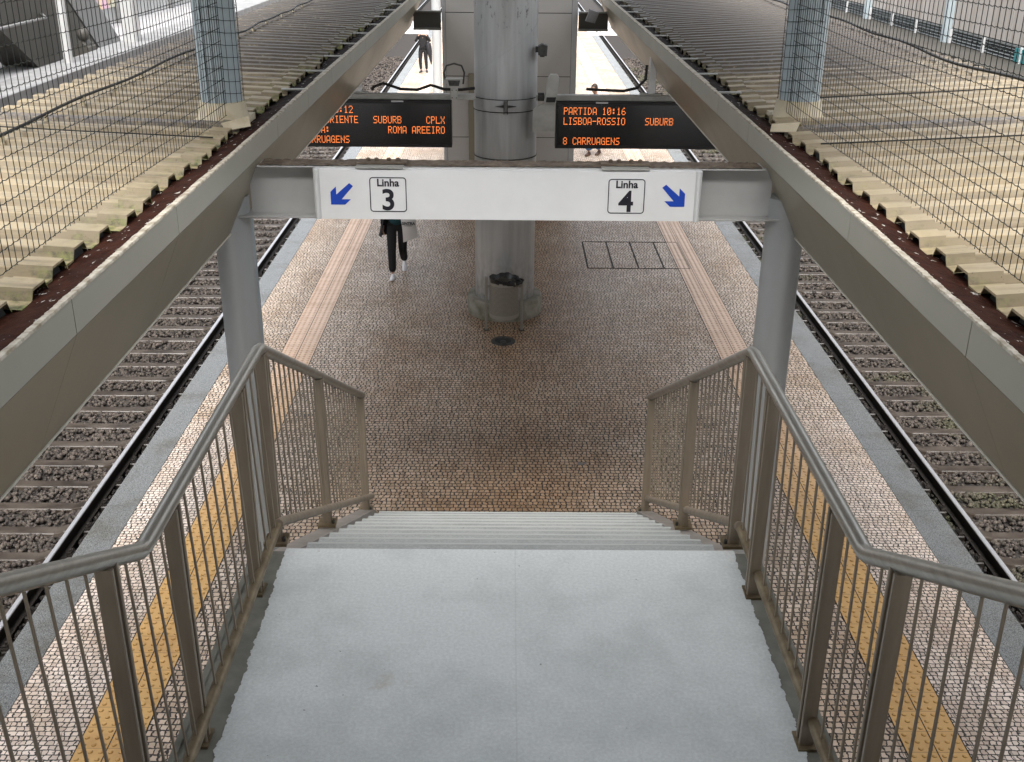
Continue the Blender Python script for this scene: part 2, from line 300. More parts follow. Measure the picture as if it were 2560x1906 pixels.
# ---------------------------------------------------------------- mesh helpers
class MB:
    def __init__(s): s.v = []; s.f = []
    def add(s, vs, fs):
        o = len(s.v); s.v += [tuple(p) for p in vs]; s.f += [tuple(i+o for i in f) for f in fs]; return s
    def box(s, x0, x1, y0, y1, z0, z1):
        return s.add([(x0,y0,z0),(x1,y0,z0),(x1,y1,z0),(x0,y1,z0),(x0,y0,z1),(x1,y0,z1),(x1,y1,z1),(x0,y1,z1)],
                     [(3,2,1,0),(4,5,6,7),(0,1,5,4),(1,2,6,5),(2,3,7,6),(3,0,4,7)])
    def bbox(s, x0, x1, y0, y1, z0, z1, b=.004, axis='z'):   # box with chamfered edges along one axis
        A = {'z': (x0,x1,y0,y1,z0,z1), 'x': (y0,y1,z0,z1,x0,x1), 'y': (z0,z1,x0,x1,y0,y1)}[axis]
        a0,a1,b0,b1,c0,c1 = A
        pr = [(a0+b,b0),(a1-b,b0),(a1,b0+b),(a1,b1-b),(a1-b,b1),(a0+b,b1),(a0,b1-b),(a0,b0+b)]
        conv = {'z': lambda p,q,r:(p,q,r), 'x': lambda p,q,r:(r,p,q), 'y': lambda p,q,r:(q,r,p)}[axis]
        n = 8; vs = [conv(p,q,c) for c in (c0,c1) for p,q in pr]
        fs = [tuple(range(n-1,-1,-1)), tuple(range(n,2*n))]+[(i,(i+1)%n,n+(i+1)%n,n+i) for i in range(n)]
        return s.add(vs, fs)
    def prism(s, prof, axis, a, b):   # closed 2D profile swept along an axis: 'y' profile=(x,z), 'x' profile=(y,z), 'z' profile=(x,y)
        conv = {'y': lambda p,c:(p[0],c,p[1]), 'x': lambda p,c:(c,p[0],p[1]), 'z': lambda p,c:(p[0],p[1],c)}[axis]
        n = len(prof); vs = [conv(p,c) for c in (a,b) for p in prof]
        return s.add(vs, [tuple(range(n-1,-1,-1)), tuple(range(n,2*n))]+[(i,(i+1)%n,n+(i+1)%n,n+i) for i in range(n)])
    def tube(s, pts, r, n=8, cap=True):
        P = [Vector(p) for p in pts]; m = len(P); o = []
        ref = None
        for i, p in enumerate(P):
            if i == 0: d = P[1]-P[0]
            elif i == m-1: d = P[-1]-P[-2]
            else: d = (P[i+1]-p).normalized()+(p-P[i-1]).normalized()
            d.normalize()
            if ref is None:
                ref = Vector((0,0,1)) if abs(d.z) < .9 else Vector((1,0,0))
            u = d.cross(ref)
            if u.length < 1e-4: u = d.cross(Vector((0,1,0)))
            u.normalize(); w = u.cross(d); ref = w
            k = 1.
            if 0 < i < m-1:
                c = (P[i]-P[i-1]).normalized().dot(d); k = 1/max(c, .5)
            rr = r[i] if isinstance(r, (list, tuple)) else r
            for j in range(n):
                a = 2*math.pi*(j+.5)/n; o.append(p+(u*math.cos(a)+w*math.sin(a)*1.)*rr*(1 if 1 else k))
        fs = [(i*n+j, i*n+(j+1)%n, (i+1)*n+(j+1)%n, (i+1)*n+j) for i in range(m-1) for j in range(n)]
        if cap: fs += [tuple(range(n-1,-1,-1)), tuple(range((m-1)*n, m*n))]
        return s.add(o, fs)
    def lathe(s, prof, cx, cy, n=32, cap=True):
        m = len(prof); vs = [(cx+r*math.cos(2*math.pi*j/n), cy+r*math.sin(2*math.pi*j/n), z) for r, z in prof for j in range(n)]
        fs = [(i*n+j, i*n+(j+1)%n, (i+1)*n+(j+1)%n, (i+1)*n+j) for i in range(m-1) for j in range(n)]
        if cap: fs += [tuple(range(n-1,-1,-1)), tuple(range((m-1)*n, m*n))]
        return s.add(vs, fs)
    def quad(s, a, b, c, d): return s.add([a,b,c,d], [(0,1,2,3)])
    def sphere(s, c, r, n=10, m=6):
        c = Vector(c); r = Vector(r) if not isinstance(r, (int, float)) else Vector((r,r,r))
        prof = [(math.sin(math.pi*i/m), -math.cos(math.pi*i/m)) for i in range(m+1)]
        vs = [(c.x+r.x*max(a,.02)*math.cos(2*math.pi*j/n), c.y+r.y*max(a,.02)*math.sin(2*math.pi*j/n), c.z+r.z*z) for a, z in prof for j in range(n)]
        fs = [(i*n+j, i*n+(j+1)%n, (i+1)*n+(j+1)%n, (i+1)*n+j) for i in range(m) for j in range(n)]
        return s.add(vs, fs)
def tag(o, label=None, cat=None, group=None, kind=None):
    if label: o['label'] = label
    if cat: o['category'] = cat
    if group: o['group'] = group
    if kind: o['kind'] = kind
    return o
def wloc(o):
    v = Vector((0,0,0))
    while o: v = v+Vector(o.location); o = o.parent
    return v
def build(name, mb, mat, parent=None, loc=None, smooth=False, ang=35):
    me = bpy.data.meshes.new(name); off = wloc(parent) if parent else Vector(loc or (0,0,0))
    me.from_pydata([(v[0]-off.x, v[1]-off.y, v[2]-off.z) for v in mb.v], [], mb.f)
    me.materials.append(MT[mat] if isinstance(mat, str) else mat)
    if smooth:
        me.polygons.foreach_set('use_smooth', [True]*len(me.polygons))
        me.set_sharp_from_angle(angle=R(ang))
    me.update()
    o = bpy.data.objects.new(name, me); COL.objects.link(o)
    if parent: o.parent = parent
    else: o.location = off
    return o
def empty(name, loc, label, cat, group=None):
    o = bpy.data.objects.new(name, None); o.location = loc; o.empty_display_size = .2; COL.objects.link(o); return tag(o, label, cat, group)
def kids(o): return [c for c in COL.objects if c.parent == o]
def copy_tree(o, parent=None):
    ch = [c for c in o.children]
    c = o.copy(); COL.objects.link(c)
    if parent: c.parent = parent
    for k in ch: copy_tree(k, c)
    return c
def big_mesh(name, V, F, mat):
    me = bpy.data.meshes.new(name); nv, nf = len(V), len(F); k = F.shape[1]
    me.vertices.add(nv); me.vertices.foreach_set('co', V.astype(np.float32).ravel())
    me.loops.add(nf*k); me.loops.foreach_set('vertex_index', F.astype(np.int32).ravel())
    me.polygons.add(nf); me.polygons.foreach_set('loop_start', np.arange(0, nf*k, k, dtype=np.int32))
    me.polygons.foreach_set('loop_total', np.full(nf, k, dtype=np.int32))
    me.update(calc_edges=True); me.validate(); me.materials.append(MT[mat])
    o = bpy.data.objects.new(name, me); COL.objects.link(o); return o
def text_mb(body, size, bold=0., align='CENTER'):
    c = bpy.data.curves.new('lettering', 'FONT'); c.body = body; c.size = size; c.align_x = align; c.offset = bold; c.extrude = .0015; c.resolution_u = 6
    o = bpy.data.objects.new('lettering', c); COL.objects.link(o)
    dg = bpy.context.evaluated_depsgraph_get(); me = bpy.data.meshes.new_from_object(o.evaluated_get(dg))
    vs = [tuple(v.co) for v in me.vertices]; fs = [tuple(p.vertices) for p in me.polygons]
    bpy.data.objects.remove(o); bpy.data.curves.remove(c); bpy.data.meshes.remove(me); return vs, fs
def text_at(mb, body, size, x, y, z, bold=0., align='CENTER'):   # upright, read from -y
    vs, fs = text_mb(body, size, bold, align); return mb.add([(x+a, y-c, z+b) for a, b, c in vs], fs)

# ================================================================ setting
SLi, SLo, SRi, SRo = -4.03, -4.37, 4.38, 4.753
TL = (-3.325, -2.85); TR = (3.145, 3.62)
Y0, Y1 = -6., 130.
TRACKZ = -1.16
build('ground', MB().quad((-400,-300,TRACKZ-.35),(400,-300,TRACKZ-.35),(400,700,TRACKZ-.35),(-400,700,TRACKZ-.35)), 'asphalt')['kind'] = 'structure'
pl = MB()
pl.quad((SLi,Y0,0),(SRi,Y0,0),(SRi,Y1,0),(SLi,Y1,0))
build('platform_paving', pl, 'cobble')['kind'] = 'structure'
body = MB(); body.box(SLo+.04, SRo-.04, Y0, Y1, TRACKZ-.3, -.125)
build('platform_body', body, 'darkgrey')['kind'] = 'structure'
for nm, a, b in (('platform_edge', SLo, SLi-.004), ('platform_edge', SRi+.004, SRo)):
    e = MB(); e.prism([(a,-.12),(b,-.12),(b,.003),(a,.003)], 'y', Y0, Y1); build(nm, e, 'granite')['kind'] = 'structure'
TP = .237
for (a, b) in (TL, TR):
    m = MB(); m.quad((a,Y0,.004),(b,Y0,.004),(b,Y1,.004),(a,Y1,.004))
    mid = (a+b)/2
    w = (b-a)/2
    y = 5.925-.2*TP
    base = math.floor((6+10)/TP)*TP-10
    rows = int((30-base)/TP)
    N = 8
    V = []; F = []
    for r_ in range(rows):
        for h in range(2):
            for i in range(3):
                for j in range(3):
                    cx = a+h*w+(i+.5)*w/3; cy = base+r_*TP+(j+.5)*TP/3
                    o = len(V)
                    for rad, z in ((.0205, .0042), (.0165, .0115), (.008, .0145)):
                        for q in range(N):
                            an = 2*math.pi*q/N; V.append((cx+rad*math.cos(an), cy+rad*math.sin(an), z))
                    for lv in range(2):
                        for q in range(N): F.append((o+lv*N+q, o+lv*N+(q+1)%N, o+(lv+1)*N+(q+1)%N, o+(lv+1)*N+q))
                    F.append(tuple(o+2*N+q for q in range(N)))
    m.add(V, F)
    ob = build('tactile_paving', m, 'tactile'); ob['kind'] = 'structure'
    ln = MB()
    for xx in (a-.004, mid, b+.004): ln.box(xx-.004, xx+.004, Y0, Y1, .0, .0062)
    build('paving_joint', ln, 'joint')['kind'] = 'structure'

# ---------------------------------------------------------------- tracks
RAILS = {'L': (-5.325, -7.06), 'R': (5.81, 7.545)}
bed = MB(); bed.quad((-8.1,Y0,TRACKZ-.06),(SLo+.02,Y0,TRACKZ-.06),(SLo+.02,Y1,TRACKZ-.06),(-8.1,Y1,TRACKZ-.06))
bed.quad((SRo-.02,Y0,TRACKZ-.06),(8.45,Y0,TRACKZ-.06),(8.45,Y1,TRACKZ-.06),(SRo-.02,Y1,TRACKZ-.06))
build('track_bed', bed, 'ballast_bed')['kind'] = 'structure'
def ico():
    bm = bmesh.new(); bmesh.ops.create_icosphere(bm, subdivisions=1, radius=1); bm.verts.ensure_lookup_table()
    V = np.array([v.co[:] for v in bm.verts]); F = np.array([[v.index for v in f.verts] for f in bm.faces]); bm.free(); return V, F
IV, IF = ico()
def stones(regions):
    VV = []; FF = []; off = 0
    for (x0, x1, y0, y1, dens, smin, smax) in regions:
        n = int((x1-x0)*(y1-y0)*dens)
        P = np.stack([RNG.uniform(x0,x1,n), RNG.uniform(y0,y1,n), np.zeros(n)], 1)
        fy = np.mod(P[:,1]-YS0+.3, .6)-.3
        keep = (np.abs(fy) > .100) | (P[:,0] > SLo-.55)*(P[:,0] < 0) | (P[:,0] < SRo+.5)*(P[:,0] > 0)
        P = P[keep]; fy = fy[keep]; n = len(P)
        P[:,2] = TRACKZ-.018+RNG.uniform(-.02,.02,n)-.02*(1-np.clip((np.abs(fy)-.10)/.08,0,1))
        sc = RNG.uniform(smin, smax, (n,1))*RNG.uniform(.6,1.15,(n,3))
        q = RNG.normal(size=(n,4)); q /= np.linalg.norm(q,axis=1,keepdims=True)
        w,x,y,z = q.T
        Rm = np.stack([1-2*(y*y+z*z),2*(x*y-z*w),2*(x*z+y*w),2*(x*y+z*w),1-2*(x*x+z*z),2*(y*z-x*w),2*(x*z-y*w),2*(y*z+x*w),1-2*(x*x+y*y)],1).reshape(n,3,3)
        L = IV[None]*RNG.uniform(.62,1.2,(n,len(IV),1))*sc[:,None,:]
        V = np.einsum('nij,nkj->nki', Rm, L)+P[:,None,:]
        VV.append(V.reshape(-1,3)); FF.append((IF[None]+(np.arange(n)*len(IV))[:,None,None]).reshape(-1,3)+off); off += n*len(IV)
    return np.concatenate(VV), np.concatenate(FF)
YS0 = 8.13
for reg in ([(-7.9,-4.4,6.5,20,430,.026,.046),(-7.9,-4.4,20,32,260,.03,.052),(-8,-4.4,32,60,75,.05,.09)],
            [(4.78,8.3,6.5,20,430,.026,.046),(4.78,8.3,20,32,260,.03,.052),(4.78,8.4,32,60,75,.05,.09)]):
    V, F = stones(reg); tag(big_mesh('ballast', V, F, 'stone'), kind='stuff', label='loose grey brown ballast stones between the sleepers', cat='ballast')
def rail(x, label):
    z0 = TRACKZ+.03
    e = empty('rail', (x, 30, z0), label, 'rail', 'rails of the two tracks')
    b = MB(); b.prism([(x-.062,z0),(x+.062,z0),(x+.062,z0+.012),(x+.012,z0+.03),(x+.009,z0+.12),(x+.034,z0+.135),(x+.034,z0+.168),(x-.034,z0+.168),(x-.034,z0+.135),(x-.009,z0+.12),(x-.012,z0+.03),(x-.062,z0+.012)], 'y', Y0, Y1)
    build('rail_profile', b, 'railside', e)
    b = MB(); b.prism([(x-.031,z0+.1685),(x+.031,z0+.1685),(x+.026,z0+.178),(x-.026,z0+.178)], 'y', Y0, Y1)
    build('running_surface', b, 'railtop', e)
rail(RAILS['L'][0], 'polished steel rail nearest the platform on the left track')
rail(RAILS['L'][1], 'outer steel rail of the left track, mostly under the canopy')
rail(RAILS['R'][0], 'polished steel rail nearest the platform on the right track')
rail(RAILS['R'][1], 'outer steel rail of the right track, mostly under the canopy')
def sleepers(key, label, group):
    n0, n1 = RAILS[key]; cx = (n0+n1)/2; sg = 1 if key == 'R' else -1
    e = empty('railway_sleeper', (cx, YS0, TRACKZ), label, 'sleeper', group)
    L = 1.3; pr = []
    tops = [(-L,.0),(-L+.05,.02),(-1.12,.03),(-.68,.03),(-.55,-.005),(.55,-.005),(.68,.03),(1.12,.03),(L-.05,.02),(L,0)]
    m = MB(); vs = []
    for (u, z) in tops:
        for (yy, zz) in ((-.13,-.14),(-.09,z-.012),(-.078,z),(.078,z),(.09,z-.012),(.13,-.14)):
            vs.append((cx+u, YS0+yy, TRACKZ+zz))
    k = 6; fs = [(i*k+j,(i+1)*k+j,(i+1)*k+(j+1)%k,i*k+(j+1)%k) for i in range(len(tops)-1) for j in range(k)]
    fs += [tuple(range(k)), tuple(range((len(tops)-1)*k+k-1,(len(tops)-1)*k-1,-1))]
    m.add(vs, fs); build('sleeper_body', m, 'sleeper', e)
    for rx in (n0, n1):
        for s_ in (-1, 1):
            c = MB(); x = rx+s_*.095
            c.bbox(x-.035, x+.035, YS0-.06, YS0+.06, TRACKZ+.03, TRACKZ+.045)
            c.tube([(x-.03,YS0-.04,TRACKZ+.06),(x+.02*s_,YS0-.045,TRACKZ+.075),(x+.02*s_,YS0+.045,TRACKZ+.075),(x-.03,YS0+.04,TRACKZ+.06)], .009, 6)
            c.lathe([(.016,TRACKZ+.045),(.016,TRACKZ+.095),(.01,TRACKZ+.1)], x, YS0, 8)
            build('rail_clip', c, 'railside', e)
    bare = None
    for i in range(-3, 56):
        y = YS0+.6*i
        if i == 0: continue
        if y < 26: o = copy_tree(e)
        else:
            o = e.copy(); COL.objects.link(o)
            for ch in e.children:
                if ch.name.startswith('sleeper_body'):
                    c = ch.copy(); COL.objects.link(c); c.parent = o
        o.location = (cx, y, TRACKZ)
sleepers('L', 'weathered concrete sleeper of the left track, across the ballast', 'concrete sleepers of the left track')
sleepers('R', 'weathered concrete sleeper of the right track, across the ballast', 'concrete sleepers of the right track')

# ================================================================ canopies
RP = .316
CY0, CY1 = .4, 25.2
def canopy(sg, xf, xl, xr, xe, slope, rmat, label, seams):
    zt, ze, zl = 4.425, 4.255, 3.665
    e = empty('platform_canopy', (sg*(xr), 8.4, zl), label, 'canopy')
    X = lambda a: sg*a
    # fascia in separate panels with open joints
    ys = [CY0]+seams+[CY1]
    m = MB()
    for a, b in zip(ys[:-1], ys[1:]):
        pr = [(X(xf),ze),(X(xf),zt),(X(xf+.016),zt),(X(xf+.016),ze)]
        if sg > 0: pr = pr[::-1]
        m.prism(pr, 'y', a+.004, b-.004)
    build('fascia', m, 'fascia', e)
    m = MB()
    for a, b in zip(ys[:-1], ys[1:]):
        pr = [(X(xf+.001),ze-.003),(X(xl),zl),(X(xl+.012),zl),(X(xf+.018),ze-.003)]
        if sg < 0: pr = pr[::-1]
        m.prism(pr, 'y', a+.0015, b-.0015)
    build('soffit', m, 'soffit', e)
    m = MB(); m.box(min(X(xf+.02),X(xf+.03)), max(X(xf+.02),X(xf+.03)), CY0, CY1, ze, zt-.02)
    pr = [(X(xf+.034),ze-.02),(X(xl+.015),zl+.002),(X(xl+.05),zl+.002),(X(xf+.06),ze-.02)]
    m.prism(pr if sg > 0 else pr[::-1], 'y', CY0, CY1)
    build('joint_backing', m, 'joint', e)
    m = MB(); m.box(min(X(xl-.004),X(xl+.30)), max(X(xl-.004),X(xl+.30)), CY0, CY1, zl-.014, zl-.003)
    build('drip_edge', m, 'edge', e)
    # ragged sealant bead on the fascia top (near part), metal capping farther on
    m = MB(); n = 900; vs = []; sm = .012
    for i in range(n+1):
        y = CY0+(11.2-CY0)*i/n; a = .012*random.random(); b = sm+.006*random.random()+.004*math.sin(y*1.3); sm = .93*sm+.07*random.uniform(0,.03); h = .002+.004*random.random()+sm*.25
        vs += [(X(xf-.004+a*.25), y, zt-.004), (X(xf-.002+a*.5), y, zt+h), (X(xf+.016+b*.6), y, zt+h*.8), (X(xf+.03+b), y, zt-.006)]
    k = 4; m.add(vs, [(i*k+j,i*k+j+1,(i+1)*k+j+1,(i+1)*k+j) if sg < 0 else (i*k+j,(i+1)*k+j,(i+1)*k+j+1,i*k+j+1) for i in range(n) for j in range(k-1)])
    build('sealant_bead', m, 'sealant', e)
    m = MB(); y = 11.2
    while y < CY1:
        L = random.choice([.5,.9,1.4]); m.box(min(X(xf-.003),X(xf+.05)), max(X(xf-.003),X(xf+.05)), y+.02, min(CY1,y+L), zt-.004, zt+.004+.004*random.random()); y += L
    build('capping', m, 'sealant', e)
    # gutter with its rusty leaf mesh
    m = MB(); n = 240; vs = []
    for i in range(n+1):
        y = CY0+(CY1-CY0)*i/n
        for j in range(5):
            u = j/4; vs.append((X(xf+.03+(xr+.1-xf)*u), y, zt-.012-.075*u+random.uniform(-.006,.006)))
    k = 5; m.add(vs, [(i*k+j,i*k+j+1,(i+1)*k+j+1,(i+1)*k+j) if sg < 0 else (i*k+j,(i+1)*k+j,(i+1)*k+j+1,i*k+j+1) for i in range(n) for j in range(k-1)])
    build('gutter_mesh', m, 'gutter', e)
    y = 10.6
    while y < CY1:
        m = MB(); m.box(min(X(xf+.03),X(xr+.02)), max(X(xf+.03),X(xr+.02)), y, y+.035, zt-.006, zt+.008); y += 1.3
        build('gutter_strap', m, 'boxgrey', e)
    # ribbed roof sheets: trapezoid crests running across the canopy
    hc = .052; m = MB(); vs = []; cols = []
    y = CY0; prof = []
    while y < CY1:
        prof += [(y,0),(y+.118,0),(y+.150,hc),(y+.275,hc),(y+.307,0)]
        y += RP
    nx = 9
    def ztop(x, p): return 4.365+slope*(x-xr)+p
    vs = []; np_ = len(prof)
    for i in range(nx):
        x = xr+.10+(xe-xr-.10)*i/(nx-1)
        for (yy, p) in prof: vs.append((X(x), yy, ztop(x, p)+.003*math.sin(yy*7+i*2.1)))
    fs = [(i*np_+j,(i+1)*np_+j,(i+1)*np_+j+1,i*np_+j+1) if sg < 0 else (i*np_+j,i*np_+j+1,(i+1)*np_+j+1,(i+1)*np_+j) for i in range(nx-1) for j in range(np_-1)]
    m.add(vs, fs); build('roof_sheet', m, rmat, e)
    # overlapping crest closers, each a little out of line
    m = MB(); y = CY0
    while y < CY1-RP:
        dx = random.uniform(-.04,.035); t_ = random.uniform(.006,.016); L = random.uniform(.14,.19)
        for (q0, q1) in (((.000,0),(.116,0)),((.116,0),(.146,hc)),((.146,hc),(.279,hc)),((.279,hc),(.309,0)),((.309,0),(.316,0))):
            for zz in (t_,):
                a = (X(xr+dx), y+q0[0], ztop(xr, q0[1])+zz-.004); b = (X(xr+dx), y+q1[0], ztop(xr, q1[1])+zz-.004)
                c = (X(xr+dx+L), y+q1[0], ztop(xr+L, q1[1])+zz); d = (X(xr+dx+L), y+q0[0], ztop(xr+L, q0[1])+zz)
                m.quad(*((a,b,c,d) if sg > 0 else (d,c,b,a)))
                m.quad(a, b, (b[0],b[1],b[2]-.012), (a[0],a[1],a[2]-.012))
        y += RP
    build('rib_closer', m, rmat, e)
    m = MB(); m.box(min(X(xr+.06),X(xr+.08)), max(X(xr+.06),X(xr+.08)), CY0, CY1, 4.22, 4.352)
    y = CY0
    while y < CY1-RP:
        pr = [(y+.122,4.345),(y+.302,4.345),(y+.27,4.365+hc-.008),(y+.154,4.365+hc-.008)]
        m.prism(pr, 'x', min(X(xr+.05),X(xr+.07)), max(X(xr+.05),X(xr+.07))); y += RP
    build('hollow_shade', m, 'joint', e)  # dark prisms set in the open rib ends for the hollow's shade
    # outer eave
    m = MB(); zz = ztop(xe, 0); m.box(min(X(xe-.10),X(xe-.07)), max(X(xe-.10),X(xe-.07)), CY0, CY1, zz-.2, zz-.01); build('outer_eave', m, 'beam', e)
    m = MB(); m.prism([(X(xl+.32),3.66),(X(xe-.1),zz-.12),(X(xe-.1),zz-.08),(X(xl+.32),4.2)] if sg > 0 else [(X(xl+.32),4.2),(X(xe-.1),zz-.08),(X(xe-.1),zz-.12),(X(xl+.32),3.66)], 'y', CY0+.05, CY1-.05); build('ceiling', m, 'beam', e)
    return e
seamsL = [3.0, 4.55, 6.15, 7.7, 9.2, 10.7, 12.2, 13.7, 15.2, 16.7, 18.2, 19.7, 21.2, 23.]
seamsL = [1.4, 2.93, 4.52, 6.15, 9.1, 10.6, 12.1, 13.6, 15.1, 16.7, 18.2, 19.7, 21.2, 23.]
canopyL = canopy(-1, 1.92, 2.18, 2.155, 4.18, .035, 'roofL', 'left platform canopy with cream ribbed roof and beige gutter fascia', seamsL)
seamsR = [1.9, 4.32, 6.1, 9.0, 10.4, 12., 13.6, 15.2, 16.8, 18.4, 20., 21.6, 23.2]
canopyR = canopy(1, 1.978, 2.265, 2.21, 4.95, .05, 'roofR', 'right platform canopy with cream ribbed roof and beige gutter fascia', seamsR)

# supporting pillars
def pillar(x, y, ztop, r, label):
    m = MB(); m.lathe([(r*1.7,0),(r*1.7,.02),(r*1.02,.03),(r,.05),(r,ztop)], x, y, 40)
    return tag(build('canopy_pillar', m, 'pillar', loc=(x,y,0), smooth=True), label, 'pillar', 'grey pillars under the canopies')
pillar(-2.195, 8.42, 3.93, .146, 'round grey pillar under the left gutter at the end of the white line sign')
pillar(2.21, 8.42, 3.95, .152, 'round grey pillar under the right gutter at the end of the white line sign')
pillar(-2.37, 37, 3.7, .15, 'distant grey pillar beside the left edge of the pale lift tower')

# tall columns through the roofs
def roof_column(x, y, z0, label):
    e = empty('roof_column', (x, y, z0), label, 'column', 'pale blue columns standing through the canopy roofs')
    m = MB(); m.lathe([(.168,0.),(.168,9.)], x, y, 40); build('shaft', m, 'bluecol', e, smooth=True)
    m = MB(); m.lathe([(.225,z0-.05),(.2,z0+.0),(.186,z0+.10),(.170,z0+.105)], x, y, 40, False); build('collar', m, 'collar', e, smooth=True)
    m = MB(); m.box(x-.21, x+.21, y-.2, y+.24, z0-.09, z0-.03); build('flashing_base', m, 'collar', e)
    return e
roof_column(-2.365, 9.12, 4.45, 'pale blue column rising through the left canopy roof beside the wire fence')
roof_column(2.478, 9.42, 4.45, 'pale blue column rising through the right canopy roof beside the wire fence')

# cross beam between the gutters with its rusty top
def cross_beam():
    e = empty('cross_beam', (0, 8.4, 3.80), 'grey steel cross beam between both gutters behind the white line sign', 'beam')
    zb, zt = 3.785, 4.195
    m = MB(); m.box(-2.02, 2.07, 8.39, 8.41, zb+.014, zt-.014); build('web', m, 'beam', e)
    m = MB(); m.bbox(-2.11, 2.16, 8.285, 8.515, zb, zb+.013, .003, 'x'); build('bottom_flange', m, 'beam', e)
    m = MB(); m.bbox(-1.93, 1.98, 8.285, 8.515, zt-.013, zt, .003, 'x'); build('top_flange', m, 'beam', e)
    # grime crust lying on the flange
    n = 160; vs = []
    for i in range(n+1):
        x = -1.92+3.88*i/n
        for j in range(5): vs.append((x, 8.287+.226*j/4, zt+.001+random.random()*.010))
    m = MB(); m.add(vs, [(i*5+j,(i+1)*5+j,(i+1)*5+j+1,i*5+j+1) for i in range(n) for j in range(4)]); build('grime_crust', m, 'rusttop', e)
    for cx in (-.975, .905):
        m = MB(); m.bbox(cx-.19, cx+.19, 8.30, 8.44, zt+.012, zt+.028, .004, 'x'); br = build('mounting_plate', m, 'rusttop', e)
        m = MB(); m.bbox(cx-.19, cx+.175, 8.19, 8.30, zt+.004, zt+.012, .003, 'x'); build('mounting_lip', m, 'boxgrey', br)
        for dx in (-.11,-.045,.05,.12):
            m = MB(); m.lathe([(.018,zt+.028),(.018,zt+.042),(.010,zt+.05)], cx+dx, 8.38, 8); build('bolt', m, 'rusttop', br)
    return e
cross_beam()
def line_sign():
    x0, x1, z0, z1, yf = -1.49, 1.485, 3.805, 4.188, 8.2
    e = empty('line_sign', (0, yf, z0), 'long white sign with blue arrows pointing to Linha 3 and Linha 4', 'sign')
    m = MB(); m.box(x0+.05, x1-.05, yf, yf+.08, z0, z1); build('panel', m, 'sign', e)
    for a in (x0, x1-.05):
        m = MB(); m.bbox(a, a+.05, yf-.006, yf+.082, z0-.004, z1+.003, .016, 'z'); build('end_cap', m, 'signcap', e, smooth=True)
    def arrow(cx, cz, s, d):
        # pictogram arrow pointing down and outwards, d=-1 left, 1 right
        P = [(-.5,-.5),(.12,-.5),(.38,-.25),(-.02,-.25),(.5,.36),(.34,.5),(-.25,-.03),(-.25,.34),(-.5,.09)]
        Q = [(-d*p*s*1.04+cx, cz+q*s) for p, q in P]
        m = MB(); n = len(Q)
        m.add([(a, yf-.002, b) for a, b in Q], [tuple(range(n)) if d < 0 else tuple(range(n-1,-1,-1))]); return m
    build('arrow', arrow(-1.275, 4.002, .168, -1), 'blue', e)
    build('arrow', arrow(1.272, 4.006, .172, 1), 'blue', e)
    def rr(w, h, r, n=6):
        pts = []
        for (cx, cz, a0) in ((w/2-r,h/2-r,0),(-w/2+r,h/2-r,90),(-w/2+r,-h/2+r,180),(w/2-r,-h/2+r,270)):
            for i in range(n+1):
                a = R(a0+90*i/n); pts.append((cx+r*math.cos(a), cz+r*math.sin(a)))
        return pts
    for cx, num in ((-.92, '3'), (.91, '4')):
        cz = 3.998; o = rr(.283,.270,.026); i_ = rr(.268,.255,.019); n = len(o)
        m = MB(); m.add([(cx+a, yf-.002, cz+b) for a, b in o]+[(cx+a, yf-.002, cz+b) for a, b in i_], [(k,n+k,n+(k+1)%n,(k+1)%n) for k in range(n)])
        pc = build('line_box', m, 'black', e)
        m = MB(); text_at(m, 'Linha', .080, cx, yf-.001, cz+.066, .0022); build('lettering', m, 'black', pc)
        m = MB(); text_at(m, num, .228, cx, yf-.001, cz-.117, .0045); build('numeral', m, 'black', pc)
line_sign()

